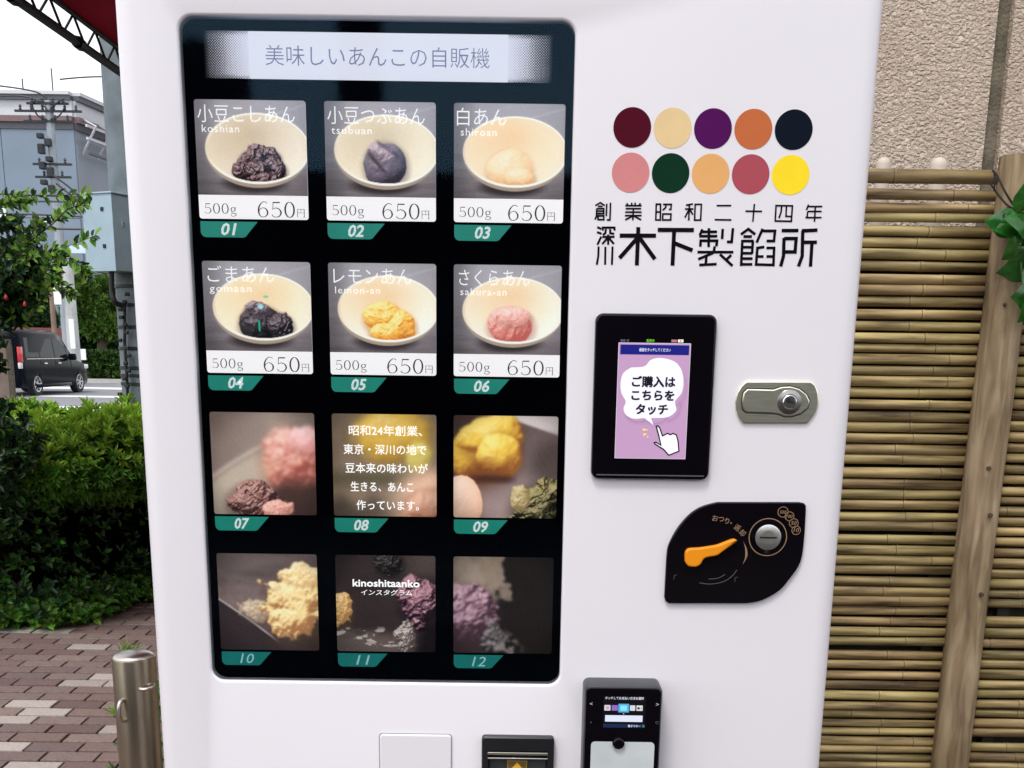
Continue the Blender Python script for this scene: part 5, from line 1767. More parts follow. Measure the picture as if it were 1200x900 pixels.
hedge = thing('hedge', 'clipped leafy green hedge with yellow green new shoots behind the brick paving', 'hedge', (-2.6, 6.6, 0))
P, N, t = hedge_points(5200, .05, pc[-1])
C, D_, NN, ln, wd = rosettes(P, N, 7, .058, .019, spread=1.05)
shoot = np.tile((t > pc[3] - .02) & (RNG.random(len(t)) < .55), 7)
leaves('foliage', C, D_, NN, ln, wd, leaf_hedge, hedge, mats=[leaf_hedge, leaf_shoot], fmat=shoot.astype(int))
P, N, t = hedge_points(5200, .05, pc[-1])
P = P - N * .06
C, D_, NN, ln, wd = rosettes(P, N, 6, .060, .024, spread=1.3)
leaves('inner_foliage', C, D_, NN, ln, wd, leaf_hedge, hedge)
# upright shoots along the top edge
P, N, t = hedge_points(640, pc[3], pc[6])
N = N * .25 + np.array([0, 0, 1.0])
P = P + np.array([0, 0, 1.0]) * RNG.uniform(.02, .13, len(P))[:, None]
C, D_, NN, ln, wd = rosettes(P, N, 9, .062, .018, spread=.75)
leaves('new_shoots', C, D_, NN, ln, wd, leaf_shoot, hedge)
# sparse leaves low on the front and the twig core, blackened for the shade in the hollow
s = RNG.uniform(2.0, 6.8, 2600)
z = RNG.uniform(.06, .85, 2600) ** .9
p, nn = hedge_frame(s)
o_ = RNG.uniform(-.36, .06, 2600) + .06 * (z < .3)
keep = (RNG.random(2600) < .35 + .5 * (z > .6) + .4 * (z < .25))
P = np.stack([p[:, 0] + nn[:, 0] * o_, p[:, 1] + nn[:, 1] * o_, z], 1)[keep]
N = np.stack([nn[:, 0], nn[:, 1], np.full(len(s), .8)], 1)[keep] + RNG.normal(0, .3, (keep.sum(), 3))
C, D_, NN, ln, wd = rosettes(P, N, 5, .055, .026, spread=1.1)
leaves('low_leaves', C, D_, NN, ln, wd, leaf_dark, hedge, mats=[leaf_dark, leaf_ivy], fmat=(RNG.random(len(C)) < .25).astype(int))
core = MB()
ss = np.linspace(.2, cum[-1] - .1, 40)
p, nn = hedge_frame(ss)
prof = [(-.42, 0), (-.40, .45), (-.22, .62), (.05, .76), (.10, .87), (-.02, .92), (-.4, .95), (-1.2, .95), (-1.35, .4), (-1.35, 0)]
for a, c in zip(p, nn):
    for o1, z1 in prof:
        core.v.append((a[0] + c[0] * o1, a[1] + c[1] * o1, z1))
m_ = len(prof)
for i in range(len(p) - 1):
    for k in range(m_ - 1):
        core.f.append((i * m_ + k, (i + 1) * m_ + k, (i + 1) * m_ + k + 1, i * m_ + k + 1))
core.build('dark_twig_core', mat('hedge_core', (.0035, .004, .0025), rough=1, spec=0, var=.4, scale=20), hedge)
for i in range(0):
    s_ = np.array([2.6 + i * .31])
    p, nn = hedge_frame(s_)
    x, y = p[0][0] - nn[0][0] * .25, p[0][1] - nn[0][1] * .25
    MB().tube([(x, y, 0), (x + rb_.uniform(-.05, .05), y, .35), (x + nn[0][0] * .2 + rb_.uniform(-.1, .1), y + nn[0][1] * .2, .8)], [.014, .011, .007], 7).build('stem', bark_mat, hedge)

# ground ivy along the foot of the hedge
gi = thing('ground_ivy', 'bright green ivy creeping over the edge of the bricks below the hedge', 'ivy', (-2.6, 5.95, 0))
n = 900
s = RNG.uniform(2.4, 5.4, n)
p, nn = hedge_frame(s)
o_ = RNG.uniform(-.26, .03, n) + .05 * np.sin(s * 9)
z = .012 + .10 * RNG.random(n) * np.clip(1 - (o_ + .05) * 3, .2, 1.2)
P = np.stack([p[:, 0] + nn[:, 0] * o_, p[:, 1] + nn[:, 1] * o_, z], 1)
N = np.stack([nn[:, 0] * .6, nn[:, 1] * .6, np.full(n, 1.0)], 1) + RNG.normal(0, .25, (n, 3))
C, D_, NN, ln, wd = rosettes(P, N, 5, .050, .040, spread=1.35)
leaves('ivy_leaves', C, D_, NN, ln, wd, leaf_ivy, gi, mats=[leaf_ivy, leaf_light], fmat=(RNG.random(len(C)) < .25).astype(int))

# weeds behind and beside the bollard
wd_ = thing('weed_clump', 'feathery green weeds growing between the bollard and the vending machine', 'weeds', (-.93, 3.12, 0))
n = 420
P = np.stack([RNG.uniform(-1.16, -.86, n), RNG.uniform(3.1, 3.6, n), RNG.uniform(0.02, .62, n)], 1)
P = P[P[:, 2] < (.60 - 1.4 * np.abs(P[:, 0] + 1.0))]
N = RNG.normal(0, .5, (len(P), 3)) + np.array([-.3, -.4, .6])
C, D_, NN, ln, wd = rosettes(P, N, 6, .030, .011, spread=1.2)
leaves('weed_leaves', C, D_, NN, ln, wd, leaf_ivy, wd_)
for i in range(9):
    x, y = rb_.uniform(-.98, -.82), rb_.uniform(3.05, 3.4)
    MB().tube([(x, y, -.008), (x - .02, y - .02, .3), (x - .01, y - .03, rb_.uniform(.45, .62))], [.003, .002, .001], 5).build('weed_stem', twig_mat, wd_)
for (u, v, lab) in ((140, 838, 'yellow green grass tuft in the bricks left of the bollard'), (150, 762, 'small grass tuft in the bricks just beyond the bollard')):
    q = gat(u, v)
    t_ = thing('grass_tuft', lab, 'grass tuft', (q.x, q.y, 0), 'grass tufts in the brick joints')
    n = 16
    Cc = np.stack([q.x + RNG.normal(0, .02, n), q.y + RNG.normal(0, .015, n), np.full(n, .0)], 1)
    Dd = np.stack([RNG.normal(0, .7, n), RNG.normal(-.2, .4, n), RNG.uniform(.3, 1, n)], 1)
    leaves('grass_blades', Cc, Dd, np.stack([np.zeros(n), -np.ones(n), np.full(n, .3)], 1), RNG.uniform(.03, .075, n), .007, leaf_light, t_)

# near tree on the left, its crown hanging in from outside the frame
tree = thing('leaning_tree', 'dark leafy tree reaching in from the left over the hedge', 'tree', (-3.25, 5.8, 0))
MB().tube([(-3.25, 5.8, 0), (-3.2, 5.8, .8), (-3.05, 5.75, 1.5), (-3.1, 5.8, 2.3)], [.06, .05, .035, .02], 10).build('trunk', bark_mat, tree)


def cloud(n, blobs):
    Ps = []
    for (u, v, Y, ru, rv, rd, w_) in blobs:
        k = int(n * w_)
        c = at(u, v, Y)
        d = RNG.normal(0, 1, (k, 3))
        d /= np.linalg.norm(d, axis=1, keepdims=True)
        r = RNG.random(k) ** .45
        sc_ = Y / FPX
        Ps.append(np.array(c) + d * r[:, None] * np.array([ru * sc_, rd, rv * sc_]))
    return np.concatenate(Ps)


P = cloud(900, [(2, 350, 5.7, 30, 36, .25, .22), (-32, 410, 5.6, 32, 60, .25, .16), (26, 334, 5.7, 30, 26, .2, .13), (0, 296, 5.8, 46, 16, .2, .07), (44, 312, 5.8, 20, 20, .2, .05), (-2, 520, 5.65, 46, 46, .2, .2), (-5, 580, 5.75, 40, 60, .2, .12), (16, 264, 5.7, 36, 7, .15, .03)])
N = RNG.normal(0, .7, (len(P), 3)) + np.array([.2, -.4, .5])
C, D_, NN, ln, wd = rosettes(P, N, 5, .050, .024, spread=1.2)
hi = RNG.random(len(C))
leaves('crown', C, D_, NN, ln, wd, leaf_dark, tree, mats=[leaf_dark, leaf_hedge, leaf_light], fmat=np.where(hi < .88, 0, np.where(hi < .97, 1, 2)))
BR = [([(-40, 262), (0, 242), (18, 236), (32, 240)], .006), ([(-30, 245), (10, 232), (50, 229), (104, 228)], .003), ([(0, 300), (30, 286), (62, 262), (80, 245), (100, 240)], .004),
      ([(10, 330), (40, 300), (70, 292), (112, 276)], .003), ([(0, 350), (30, 340), (52, 322), (62, 300)], .004), ([(20, 300), (40, 270), (46, 258)], .004), ([(30, 380), (50, 350), (60, 330), (66, 318)], .004),
      ([(-20, 380), (10, 350), (24, 300), (28, 268)], .008), ([(60, 290), (74, 300), (96, 312), (102, 322)], .0025), ([(62, 330), (76, 338), (84, 346)], .0025)]
Cs, Ds, Ns, Lw = [], [], [], []
for pts, r in BR:
    Pp = catmull([tuple(at(u, v, 5.65)) for u, v in pts], 5)
    MB().tube(Pp, [r * (1 - .6 * i / len(Pp)) for i in range(len(Pp))], 6).build('branch', bark_mat, tree)
    for i in range(1, len(Pp)):
        for k in range(4):
            a, c = np.array(Pp[i - 1]), np.array(Pp[i])
            d = (c - a) / np.linalg.norm(c - a)
            side = np.cross(d, [0, -1, 0]) * (1 if k % 2 else -1)
            Cs.append(a + (c - a) * RNG.random())
            Ds.append(d * .6 + side * RNG.uniform(.4, 1) + RNG.normal(0, .25, 3) + np.array([0, 0, -.15]))
            Ns.append(np.array([0, -.7, .7]) + RNG.normal(0, .35, 3))
Cs, Ds, Ns = map(np.array, (Cs, Ds, Ns))
leaves('branch_leaves', Cs, Ds, Ns, RNG.uniform(.03, .055, len(Cs)), RNG.uniform(.018, .028, len(Cs)), leaf_dark, tree, mats=[leaf_light, leaf_hedge, leaf_dark], fmat=np.where(RNG.random(len(Cs)) < .4, 0, np.where(RNG.random(len(Cs)) < .5, 1, 2)))
red = mat('red_bloom', (.42, .012, .03), rough=.6, var=.2, scale=60)
for (u, v) in ((7, 348), (29, 356)):
    q = at(u, v, 5.4)
    b = MB().lathe(q.x, q.y, [(.003, q.z - .013), (.007, q.z - .008), (.008, q.z - .002), (.005, q.z + .006), (.001, q.z + .012)], 10)
    o = b.build('red_bloom', red, tree)

# ================================================================== utility pole with its box
conc = mat('pole_concrete', (.135, .165, .185), rough=.7, var=.25, scale=6, bump=.2, bscale=40)
box_mat = mat('box_enamel', (.33, .44, .52), rough=.4, var=.06, scale=10)
box_side = box_mat
dkmetal = mat('dark_metal', (.025, .028, .032), rough=.5, metal=.5, var=.2)
cable_m = mat('black_cable', (.010, .010, .012), rough=.5, var=.2)
PXc, PYc, PRr = -2.365, 7.5, .170
up = thing('utility_pole', 'thick grey concrete utility pole beside the vending machine with a blue grey metal box', 'utility pole', (PXc, PYc, 0))
autosmooth(MB().lathe(PXc, PYc, [(PRr * 1.08, -.03), (PRr * 1.03, 1.2), (PRr, 3.0), (PRr * .93, 9.0)], 40).build('pole', conc, up), 50)
# box: turned so that its broad door and its right side show
ca, sa = math.cos(math.radians(25)), math.sin(math.radians(25))
bc = at(133, 273, 7.12)
bc = Vector((bc.x - .115 * ca + .09 * sa, bc.y + .115 * sa + .09 * ca, bc.z))


def rot_box(b, w0, w1, d0, d1, z0, z1, bev=.004):
    t = MB().box(w0, w1, d0, d1, z0, z1, bev)
    for (x, y, z) in t.v:
        b.v.append((bc.x + x * ca + y * sa, bc.y + x * sa * -1 + y * ca, z))
    k = len(b.v) - len(t.v)
    b.f += [tuple(i + k for i in f) for f in t.f]
    return b


zb0, zb1 = at(120, 318, 7.22).z, at(120, 229, 7.22).z
eb = MB()
rot_box(eb, -.115, .115, -.078, .09, zb0, zb1)
ebo = eb.build('electrical_box', box_mat, up)
eb = MB()
rot_box(eb, -.117, .117, -.092, -.0785, zb0 - .003, zb1 + .001, .002)
eb.build('box_door', box_mat, ebo)
for dz in (.07, .14, .28):
    eb = MB()
    rot_box(eb, .030, .052, -.098, -.0915, zb0 + dz + .06, zb0 + dz + .082, .002)
    if dz != .14:
        eb.build('door_lock', dkmetal, ebo)
eb = MB()
rot_box(eb, .115, .122, -.02, .00, zb0 + .26, zb0 + .285, .001)
eb.build('side_stud', chrome, ebo)
eb = MB()
rot_box(eb, -.122, .124, -.100, .096, zb1 + .0015, zb1 + .012, .003)
eb.build('box_lid', box_mat, ebo)
pth = [at(131, 318, 7.2), at(131, 340, 7.2), at(135, 354, 7.2), at(144, 358, 7.25)]
MB().tube(catmull([tuple(q) for q in pth], 5), .016, 10).build('elbow_pipe', cable_m, up)
pth = [at(146, 352, 7.31), at(146, 400, 7.31), at(149, 450, 7.3), at(152, 520, 7.3)]
MB().tube([tuple(q) for q in pth], .010, 8).build('cable', cable_m, up)
for v in (335, 357, 383, 408, 431, 440, 450):
    z = at(140, v, 7.33).z
    autosmooth(MB().lathe(PXc, PYc, [(PRr * 1.03, z - .010), (PRr * 1.06, z - .008), (PRr * 1.06, z + .008), (PRr * 1.03, z + .010)], 32).build('band', dkmetal, up), 40)
for i in range(16):
    q = at(146 + rb_.uniform(-6, 6), 345 + i * 9, 7.29)
    MB().box(q.x - .012, q.x + .014, q.y - .012, q.y + .012, q.z - .010, q.z + .012, .004).build('cable_clip', cable_m, up)
pth = [at(48, 262, 7.2), at(62, 258, 7.2), at(72, 250, 7.2), at(84, 241, 7.2), at(104, 237, 7.3)]
MB().tube(catmull([tuple(q) for q in pth], 5), .011, 8).build('pipe_arm', mat('pale_pipe', (.55, .56, .57), rough=.4, metal=.3, var=.1), up)

# ================================================================== red canopy on a lattice beam
AX = at(20, 0, 4.4).x
zlow = at(20, 0, 4.4).z
can_red = mat('red_canvas', (.30, .004, .060), rough=.7, var=.12, scale=3, trans=.55)
frame_m = mat('canopy_frame', (.012, .012, .016), rough=.5, metal=.4, var=.2)
cn = thing('red_canopy', 'dark red canvas canopy on a black lattice beam above the left side', 'canopy', (-1.1, 6, zlow))
b = MB()
AY0, AY1 = 2.9, 9.0
zu = zlow + .095
nS = 24
for i in range(nS + 1):
    y = AY0 + (AY1 - AY0) * i / nS
    for (x, z) in ((AX + .012, zu + .004), (AX + .5, zu + .10 + .012 * math.sin(i * 1.3)), (AX + 1.0, zu + .20 + .012 * math.sin(i * 1.3 + 1)), (-.32, zu + .32)):
        b.v.append((x, y, z))
for i in range(nS):
    for k in range(3):
        b.f.append((i * 4 + k, i * 4 + k + 1, (i + 1) * 4 + k + 1, (i + 1) * 4 + k))
co_ = b.build('canvas', can_red, cn, smooth=True)
md = co_.modifiers.new('thickness', 'SOLIDIFY')
md.thickness = .002
MB().tube([(AX, AY0, zlow), (AX, AY1, zlow)], .0175, 10).build('lower_chord', frame_m, cn)
MB().tube([(AX + .006, AY0, zu), (AX + .006, AY1, zu)], .012, 10).build('upper_chord', frame_m, cn)
b2 = bpy.data.meshes.new('lattice_strut')
t0 = MB().tube([(0, 0, 0), (0, .12, zu - zlow)], .0055, 6)
b2.from_pydata(t0.v, [], t0.f)
b2.materials.append(frame_m)
i = 0
y = AY0
while y < AY1 - .12:
    o = link('lattice_strut', b2, cn)
    o.location = (AX - cn.location.x, (y if i % 2 == 0 else y + .12) - cn.location.y, zlow - cn.location.z)
    if i % 2:
        o.rotation_euler = (0, 0, math.pi)
    y += .12
    i += 1
i = 0
y = AY0 + .2
while y < AY1:
    MB().tube([(AX - .0, y, zlow), (AX, y + .001, zlow + .001), (AX, y + .05, zlow)], .024, 10).build('chord_collar', frame_m, cn)
    y += .62
for x_, dz in ((AX + .30, .055), (AX + .85, .165)):
    MB().tube([(x_, AY0, zu + dz - .03), (x_, AY1, zu + dz - .03)], .016, 8).build('rafter', frame_m, cn)

# ================================================================== far side of the street
clad = mat('grey_cladding', (.17, .22, .285), rough=.6, var=.06, scale=.6)
clad2 = mat('side_cladding', (.22, .25, .30), rough=.6, var=.06, scale=.6)
white_band = mat('white_band', (.52, .53, .57), rough=.6, var=.05, scale=.8)
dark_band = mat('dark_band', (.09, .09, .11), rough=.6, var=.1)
brown_trim = mat('brown_trim', (.16, .10, .10), rough=.6, var=.1)
YB_ = 62.0
zr = at(40, 109, YB_).z
zl = at(40, 139, YB_).z
xc_ = at(84, 110, YB_).x
wcorner = xc_ - .2
bld = thing('warehouse', 'large blue grey clad building with white parapet behind the street', 'building', (xc_ - 10, YB_ + 10, 0))
# front faces the camera; the right flank recedes
fx = -60
bx_r, by_r = xc_ + 4.0, YB_ + 32


def quadbox(x0, y0, x1, y1, z0, z1, th, m, name, parent, off=0.0):
    d = Vector((x1 - x0, y1 - y0))
    d.normalize()
    nn_ = Vector((d.y, -d.x))
    a = Vector((x0, y0)) + nn_ * (off + th)
    c = Vector((x1, y1)) + nn_ * (off + th)
    a2, c2 = Vector((x0, y0)) + nn_ * off, Vector((x1, y1)) + nn_ * off
    v = [(a.x, a.y, z0), (c.x, c.y, z0), (c2.x, c2.y, z0), (a2.x, a2.y, z0), (a.x, a.y, z1), (c.x, c.y, z1), (c2.x, c2.y, z1), (a2.x, a2.y, z1)]
    return mesh(name, v, [(0, 1, 2, 3)[::-1], (4, 5, 6, 7), (0, 1, 5, 4), (1, 2, 6, 5), (2, 3, 7, 6), (3, 0, 4, 7)], m, parent)


mesh('body', [(fx, YB_, 0), (xc_, YB_, 0), (bx_r, by_r, 0), (fx, by_r, 0), (fx, YB_, zr - .1), (xc_, YB_, zr - .1), (bx_r, by_r, zr - .1), (fx, by_r, zr - .1)],
     [(0, 1, 5, 4), (1, 2, 6, 5), (2, 3, 7, 6), (3, 0, 4, 7), (4, 5, 6, 7)], clad2, bld)
x = fx
i = 0
pw = (xc_ - fx) / 10
while i < 10:                                   # cladding sheets, recessed joints between
    for j, (za, zb) in enumerate(((0, zl * .33), (zl * .33, zl * .62), (zl * .62, zl - .5))):
        MB().box(fx + i * pw + .02, fx + (i + 1) * pw - .02, YB_ - .06, YB_, za + .02, zb - .02).build('cladding_sheet', clad, bld)
    i += 1
for i in range(8):
    t0_, t1_ = i / 8, (i + 1) / 8
    xa, ya, xb, yb = xc_ + (bx_r - xc_) * t0_, YB_ + 32 * t0_, xc_ + (bx_r - xc_) * t1_, YB_ + 32 * t1_
    quadbox(xa, ya + .04, xb, yb - .04, 0.02, zl - 1.2, .06, clad2, 'cladding_sheet', bld)
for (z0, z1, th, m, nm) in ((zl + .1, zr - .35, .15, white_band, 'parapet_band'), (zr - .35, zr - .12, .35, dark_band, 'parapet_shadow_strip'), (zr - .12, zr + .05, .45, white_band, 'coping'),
                            (zl - .18, zl + .1, .30, brown_trim, 'eaves_trim'), (zl - .5, zl - .18, .12, dark_band, 'eaves_strip')):
    quadbox(fx, YB_, xc_, YB_, z0, z1, th, m, nm, bld)
    quadbox(xc_, YB_, bx_r, by_r, z0, z1, th, m, nm, bld)
# roof-edge gantry on the flank
for i in range(7):
    t_ = .02 + i * .05
    xa, ya = xc_ + (bx_r - xc_) * t_, YB_ + 32 * t_
    MB().tube([(xa, ya, zl - 1.6), (xa + 1.0, ya - .5, zl - .3), (xa, ya, zl + .2)], .07, 6).build('bracket', white_band, bld)
for dz in (-1.6, -.9, -.3):
    quadbox(xc_, YB_, bx_r, by_r, zl + dz - .06, zl + dz + .06, .12, dark_band if dz < -1 else white_band, 'gantry_rail', bld, off=.6)
for u, v0 in ((60, 80), (26, 92)):
    a, c = at(u, v0, YB_ + 2), at(u, 112, YB_ + 2)
    MB().tube([(a.x, a.y, c.z), tuple(a)], .04, 5).build('aerial', dark_band, bld)


# distant poles and wires
def far_pole(label, u, Y, vtop, r, m, arms=(), grp='utility poles across the street'):
    q = at(u, vtop, Y)
    t = thing('distant_utility_pole', label, 'utility pole', (q.x, Y, 0), grp)
    MB().tube([(q.x, Y, 0), (q.x, Y, q.z)], [r * 1.2, r * .9], 10).build('pole', m, t)
    for (v, hw, ins) in arms:
        z = at(u, v, Y).z
        MB().box(q.x - hw, q.x + hw, Y - .16, Y - .06, z - .035, z + .035).build('crossarm', dkmetal, t)
        for k in range(ins):
            x = q.x - hw + 2 * hw * (k + .5) / ins
            MB().lathe(x, Y - .11, [(.03, z + .035), (.06, z + .07), (.03, z + .11), (.06, z + .15), (.025, z + .22)], 8).build('insulator', insul, t)
    return t


insul = mat('insulator', (.05, .05, .06), rough=.4, var=.2)
pole_grey = mat('far_pole_grey', (.25, .28, .31), rough=.7, var=.15, scale=3)
pole_brown = mat('far_pole_brown', (.20, .13, .10), rough=.8, var=.2, scale=3)
fp = far_pole('tall grey utility pole with insulators and crossarms in front of the warehouse', 57, 44.0, 118, .16, pole_grey,
              arms=((122, .75, 4), (131, 1.2, 6), (143, .9, 4), (193, .7, 3), (208, .65, 2)))
q = at(57, 200, 44)
for i in range(8):
    zz = at(57, 160 + i * 9, 44).z
    MB().box(q.x + (.02 if i % 2 else -.24), q.x + (.25 if i % 2 else -.02), 43.7, 43.95, zz - .10, zz + .08 * (1 + i % 3), .03).build('transformer_fitting', dkmetal, fp)
for sgn in (-1, 1):
    P = [at(57 + sgn * 2, 128, 43.8), at(57 + sgn * 14, 118, 43.8), at(57 + sgn * 19, 124, 43.8), at(57 + sgn * 12, 136, 43.8), at(57 + sgn * 2, 140, 43.8)]
    MB().tube(catmull([tuple(p) for p in P], 4), .028, 6).build('jumper_wire', dkmetal, fp)
gpole = far_pole('pale grey pole with pasted notices beside the van', 78, 40.0, 298, .19, mat('far_pole_pale', (.42, .43, .43), rough=.7, var=.15, scale=3))
bpole = far_pole('slim brown pole behind the van', 59, 42.0, 330, .09, pole_brown)
sign_white = mat('sign_white', (.80, .81, .84), rough=.5, var=.04)
sign_ink = mat('sign_ink', (.10, .12, .22), rough=.6, var=.1)


def sign(name, label, cat, u0, v0, u1, v1, Y, txt=None, vert=False, m=None, group=None, ink=None):
    a, c = at(u0, v0, Y), at(u1, v1, Y)
    o = MB().box(a.x, c.x, Y, Y + .05, c.z, a.z, .01).build(name, m or sign_white, origin=((a.x + c.x) / 2, Y, c.z))
    tag(o, label, cat, group)
    if txt:
        w_, h_ = c.x - a.x, a.z - c.z
        if vert:
            n = len(txt)
            for i, ch in enumerate(txt):
                text('lettering', ch, (a.x + c.x) / 2, a.z - h_ * (i + .88) / n, Y - .01, h_ / n * .95, ink or sign_ink, o, align='CENTER', offset=.01)
        else:
            text('lettering', txt, (a.x + c.x) / 2, c.z + h_ * .25, Y - .01, h_ * .6, ink or sign_ink, o, align='CENTER', width=w_ * .75)
    return o


sign('hanging_sign', 'white rounded vertical sign on the pole above the van roof', 'sign', 61.5, 331, 72, 357, 39.7)
sign('pasted_notice', 'white notice with dark writing wrapped on the pale pole by the van', 'notice', 80, 374, 88.5, 409, 39.6)
sign('street_sign', 'wide pale blue street sign hung between poles left of the metal box', 'sign', 81, 287, 103, 297, 39.6, m=mat('street_sign_blue', (.55, .68, .80), rough=.5, var=.1, scale=2))
sign('board_sign', 'white board sign with dark strokes at the left edge behind the tree', 'sign', -6, 244, 8, 264, 46, m=sign_white)
sign('shop_notice', 'small white notice board standing on the far pavement right of the van', 'notice', 93.5, 409, 101, 422, 47.2)

WIRE_LABELS = ['uppermost of the wires crossing just above the metal box', 'second wire down crossing behind the metal box', 'third wire down crossing behind the metal box', 'lowest long wire crossing left of the metal box', 'short wire slanting down from the crossarms to the metal box', 'lower of the two wires slanting down to the metal box', 'sagging wire below the metal box', 'wire entering from the left over the warehouse roof to the pole top', 'wire drooping along the white parapet to the pole top', 'short wire in the sky right of the pole top', 'tiny wire stub between the pole sign and the tree']
wires = [([(-40, 226), (50, 229), (130, 232)], 30), ([(-40, 238), (60, 236), (130, 240)], 32), ([(-40, 249), (60, 252), (130, 256)], 34), ([(-30, 266), (60, 268), (125, 269)], 26), ([(62, 205), (82, 220), (104, 240)], 30),
         ([(66, 215), (92, 236), (112, 254)], 31), ([(84, 307), (104, 316), (140, 322)], 24), ([(-40, 96), (36, 106), (58, 118)], 44), ([(-40, 118), (20, 112), (57, 122)], 44), ([(70, 93), (110, 90), (180, 90)], 50), ([(45, 345), (60, 347)], 30)]
for i, (pts, Y) in enumerate(wires):
    P = catmull([tuple(at(u, v, Y)) for u, v in pts], 6)
    o = MB().tube(P, .012 + .0004 * Y, 5).build('overhead_wire', cable_m, origin=P[0])
    tag(o, WIRE_LABELS[i], 'wire', 'overhead wires over the street')

# low shop behind the van
shop = thing('low_shop', 'low shop with a white wall and a dark red roof edge behind the van', 'shop', (at(65, 430, 52).x, 54, 0))
a, c = at(28, 388, 52), at(92, 430, 52)
MB().box(a.x, c.x, 52, 58, 0, a.z - .3).build('shop_wall', mat('shop_white', (.62, .63, .62), rough=.7, var=.1), shop)
MB().box(a.x - .5, c.x + .3, 51.5, 58.2, a.z - .3, a.z + .15).build('roof_edge', mat('roof_red', (.16, .045, .04), rough=.7, var=.2), shop)
for i in range(4):
    x = a.x + .6 + i * 1.2
    MB().box(x, x + .95, 51.93, 51.998, .7, a.z - .9).build('shop_window', mat('shop_glass', (.16, .26, .27), rough=.15, spec=.6, var=.3), shop)


def far_tree(label, u, v, Y, ru, rv, n, col, ls=.30, grp='trees across the street', trunk=True):
    c = at(u, v, Y)
    t = thing('broadleaf_tree', label, 'tree', (c.x, Y, 0), grp)
    if trunk:
        MB().tube([(c.x, Y, 0), (c.x + .2, Y, c.z * .6), (c.x, Y, c.z)], [.28, .2, .1], 8).build('trunk', bark_mat, t)
    sc_ = Y / FPX
    Ps = []
    for k in range(16):
        d = RNG.normal(0, 1, 3)
        d /= np.linalg.norm(d)
        r = RNG.uniform(.2, .8)
        cc = np.array(c) + d * r * np.array([ru * sc_, ru * sc_, rv * sc_])
        q = RNG.normal(0, 1, (n // 16, 3))
        q /= np.linalg.norm(q, axis=1, keepdims=True)
        Ps.append(cc + q * (RNG.random(n // 16) ** .35)[:, None] * RNG.uniform(.28, .42) * np.array([ru * sc_, ru * sc_, rv * sc_]))
    P = np.concatenate(Ps)
    N = (P - np.array(c)) / np.linalg.norm(P - np.array(c), axis=1, keepdims=True) + RNG.normal(0, .4, (len(P), 3)) + np.array([0, 0, .5])
    C, D_, NN, ln, wd = rosettes(P, N, 4, ls, ls * .5, spread=1.3)
    leaves('crown', C, D_, NN, ln, wd, col, t)
    return t


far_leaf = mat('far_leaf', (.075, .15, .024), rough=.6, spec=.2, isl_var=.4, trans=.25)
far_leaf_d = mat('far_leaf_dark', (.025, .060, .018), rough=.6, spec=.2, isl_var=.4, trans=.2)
far_tree('bright green rounded tree across the street beside the metal box', 112, 365, 49, 30, 42, 3000, far_leaf)
far_tree('green tree across the street right behind the utility pole', 150, 375, 50, 34, 44, 2400, far_leaf)
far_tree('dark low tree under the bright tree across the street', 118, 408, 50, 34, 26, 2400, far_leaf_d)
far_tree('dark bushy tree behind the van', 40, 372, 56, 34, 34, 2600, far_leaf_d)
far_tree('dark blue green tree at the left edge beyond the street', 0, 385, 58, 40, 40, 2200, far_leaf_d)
# clipped hedge on the far pavement
fh = thing('roadside_hedge', 'low clipped hedge on the far side of the road right of the van', 'hedge', (at(118, 440, 48).x, 48, 0))
xa, xb = at(92, 440, 48).x, at(175, 440, 48).x
P = np.stack([RNG.uniform(xa, xb, 2600), 48 + RNG.uniform(-.35, .5, 2600), .12 + RNG.random(2600) ** .6 * 1.05], 1)
C, D_, NN, ln, wd = rosettes(P, RNG.normal(0, .5, (2600, 3)) + np.array([0, -.5, .8]), 4, .16, .09, spread=1.2)
leaves('foliage', C, D_, NN, ln, wd, far_leaf_d, fh, mats=[far_leaf_d, far_leaf], fmat=(RNG.random(len(C)) < .45).astype(int))
MB().box(xa, xb, 47.9, 48.5, .12, 1.0).build('dark_twig_core', mat('far_core', (.015, .02, .01), rough=1, var=.3), fh)

# brown board at the left edge between hedge and van
bb = thing('brown_board', 'brown wooden board panel standing at the left edge left of the van', 'board', (at(8, 430, 20).x, 20, 0))
a, c = at(-30, 404, 20), at(15, 434, 20)
MB().box(a.x, c.x, 20, 20.06, 0, a.z, .01).build('panel', mat('brown_panel', (.16, .12, .10), rough=.8, var=.2, scale=3), bb)
for u in (-20, 13):
    x = at(u, 430, 20).x
    MB().box(x - .04, x + .04, 19.94, 19.998, 0, a.z + .1).build('post', bark_mat, bb)

# ================================================================== the van
van_paint = mat('van_paint', (.003, .004, .008), rough=.15, spec=.05, var=.05, scale=2)
van_glass = mat('van_glass', (.008, .014, .016), rough=.05, spec=.12, var=.1, scale=3)
tyre_m = mat('tyre', (.012, .012, .012), rough=.8, var=.1)
rim_m = mat('alloy_rim', (.55, .55, .57), rough=.3, metal=1.0, var=.1)
Lv, Wv, Hv = 4.85, 1.85, 1.90
g0 = gat(41, 463)
# local frame: x forward, y to the left; the wheel on the right side, rear, stands at g0
hd_ = min([math.radians(a / 4) for a in range(300, 480)], key=lambda h: abs(proj((g0.x + 2.95 * math.cos(h), g0.y + 2.95 * math.sin(h), 0))[0] - 90))
fw = Vector((math.cos(hd_), math.sin(hd_)))
lf = Vector((-fw.y, fw.x))
rear_ax = 1.0
org = Vector((g0.x, g0.y)) - fw * rear_ax + lf * (Wv / 2 - .12)


def vl(x, y, z):
    p = org + fw * x + lf * y
    return (p.x, p.y, z - .022)


van = thing('van', 'black minivan driving away on the road behind the hedge', 'van', (org.x, org.y, -.022))


def vmesh(name, b, m, parent, ang=30):
    v = [vl(*q) for q in b.v]
    return autosmooth(mesh(name, v, b.f, m, parent), ang)


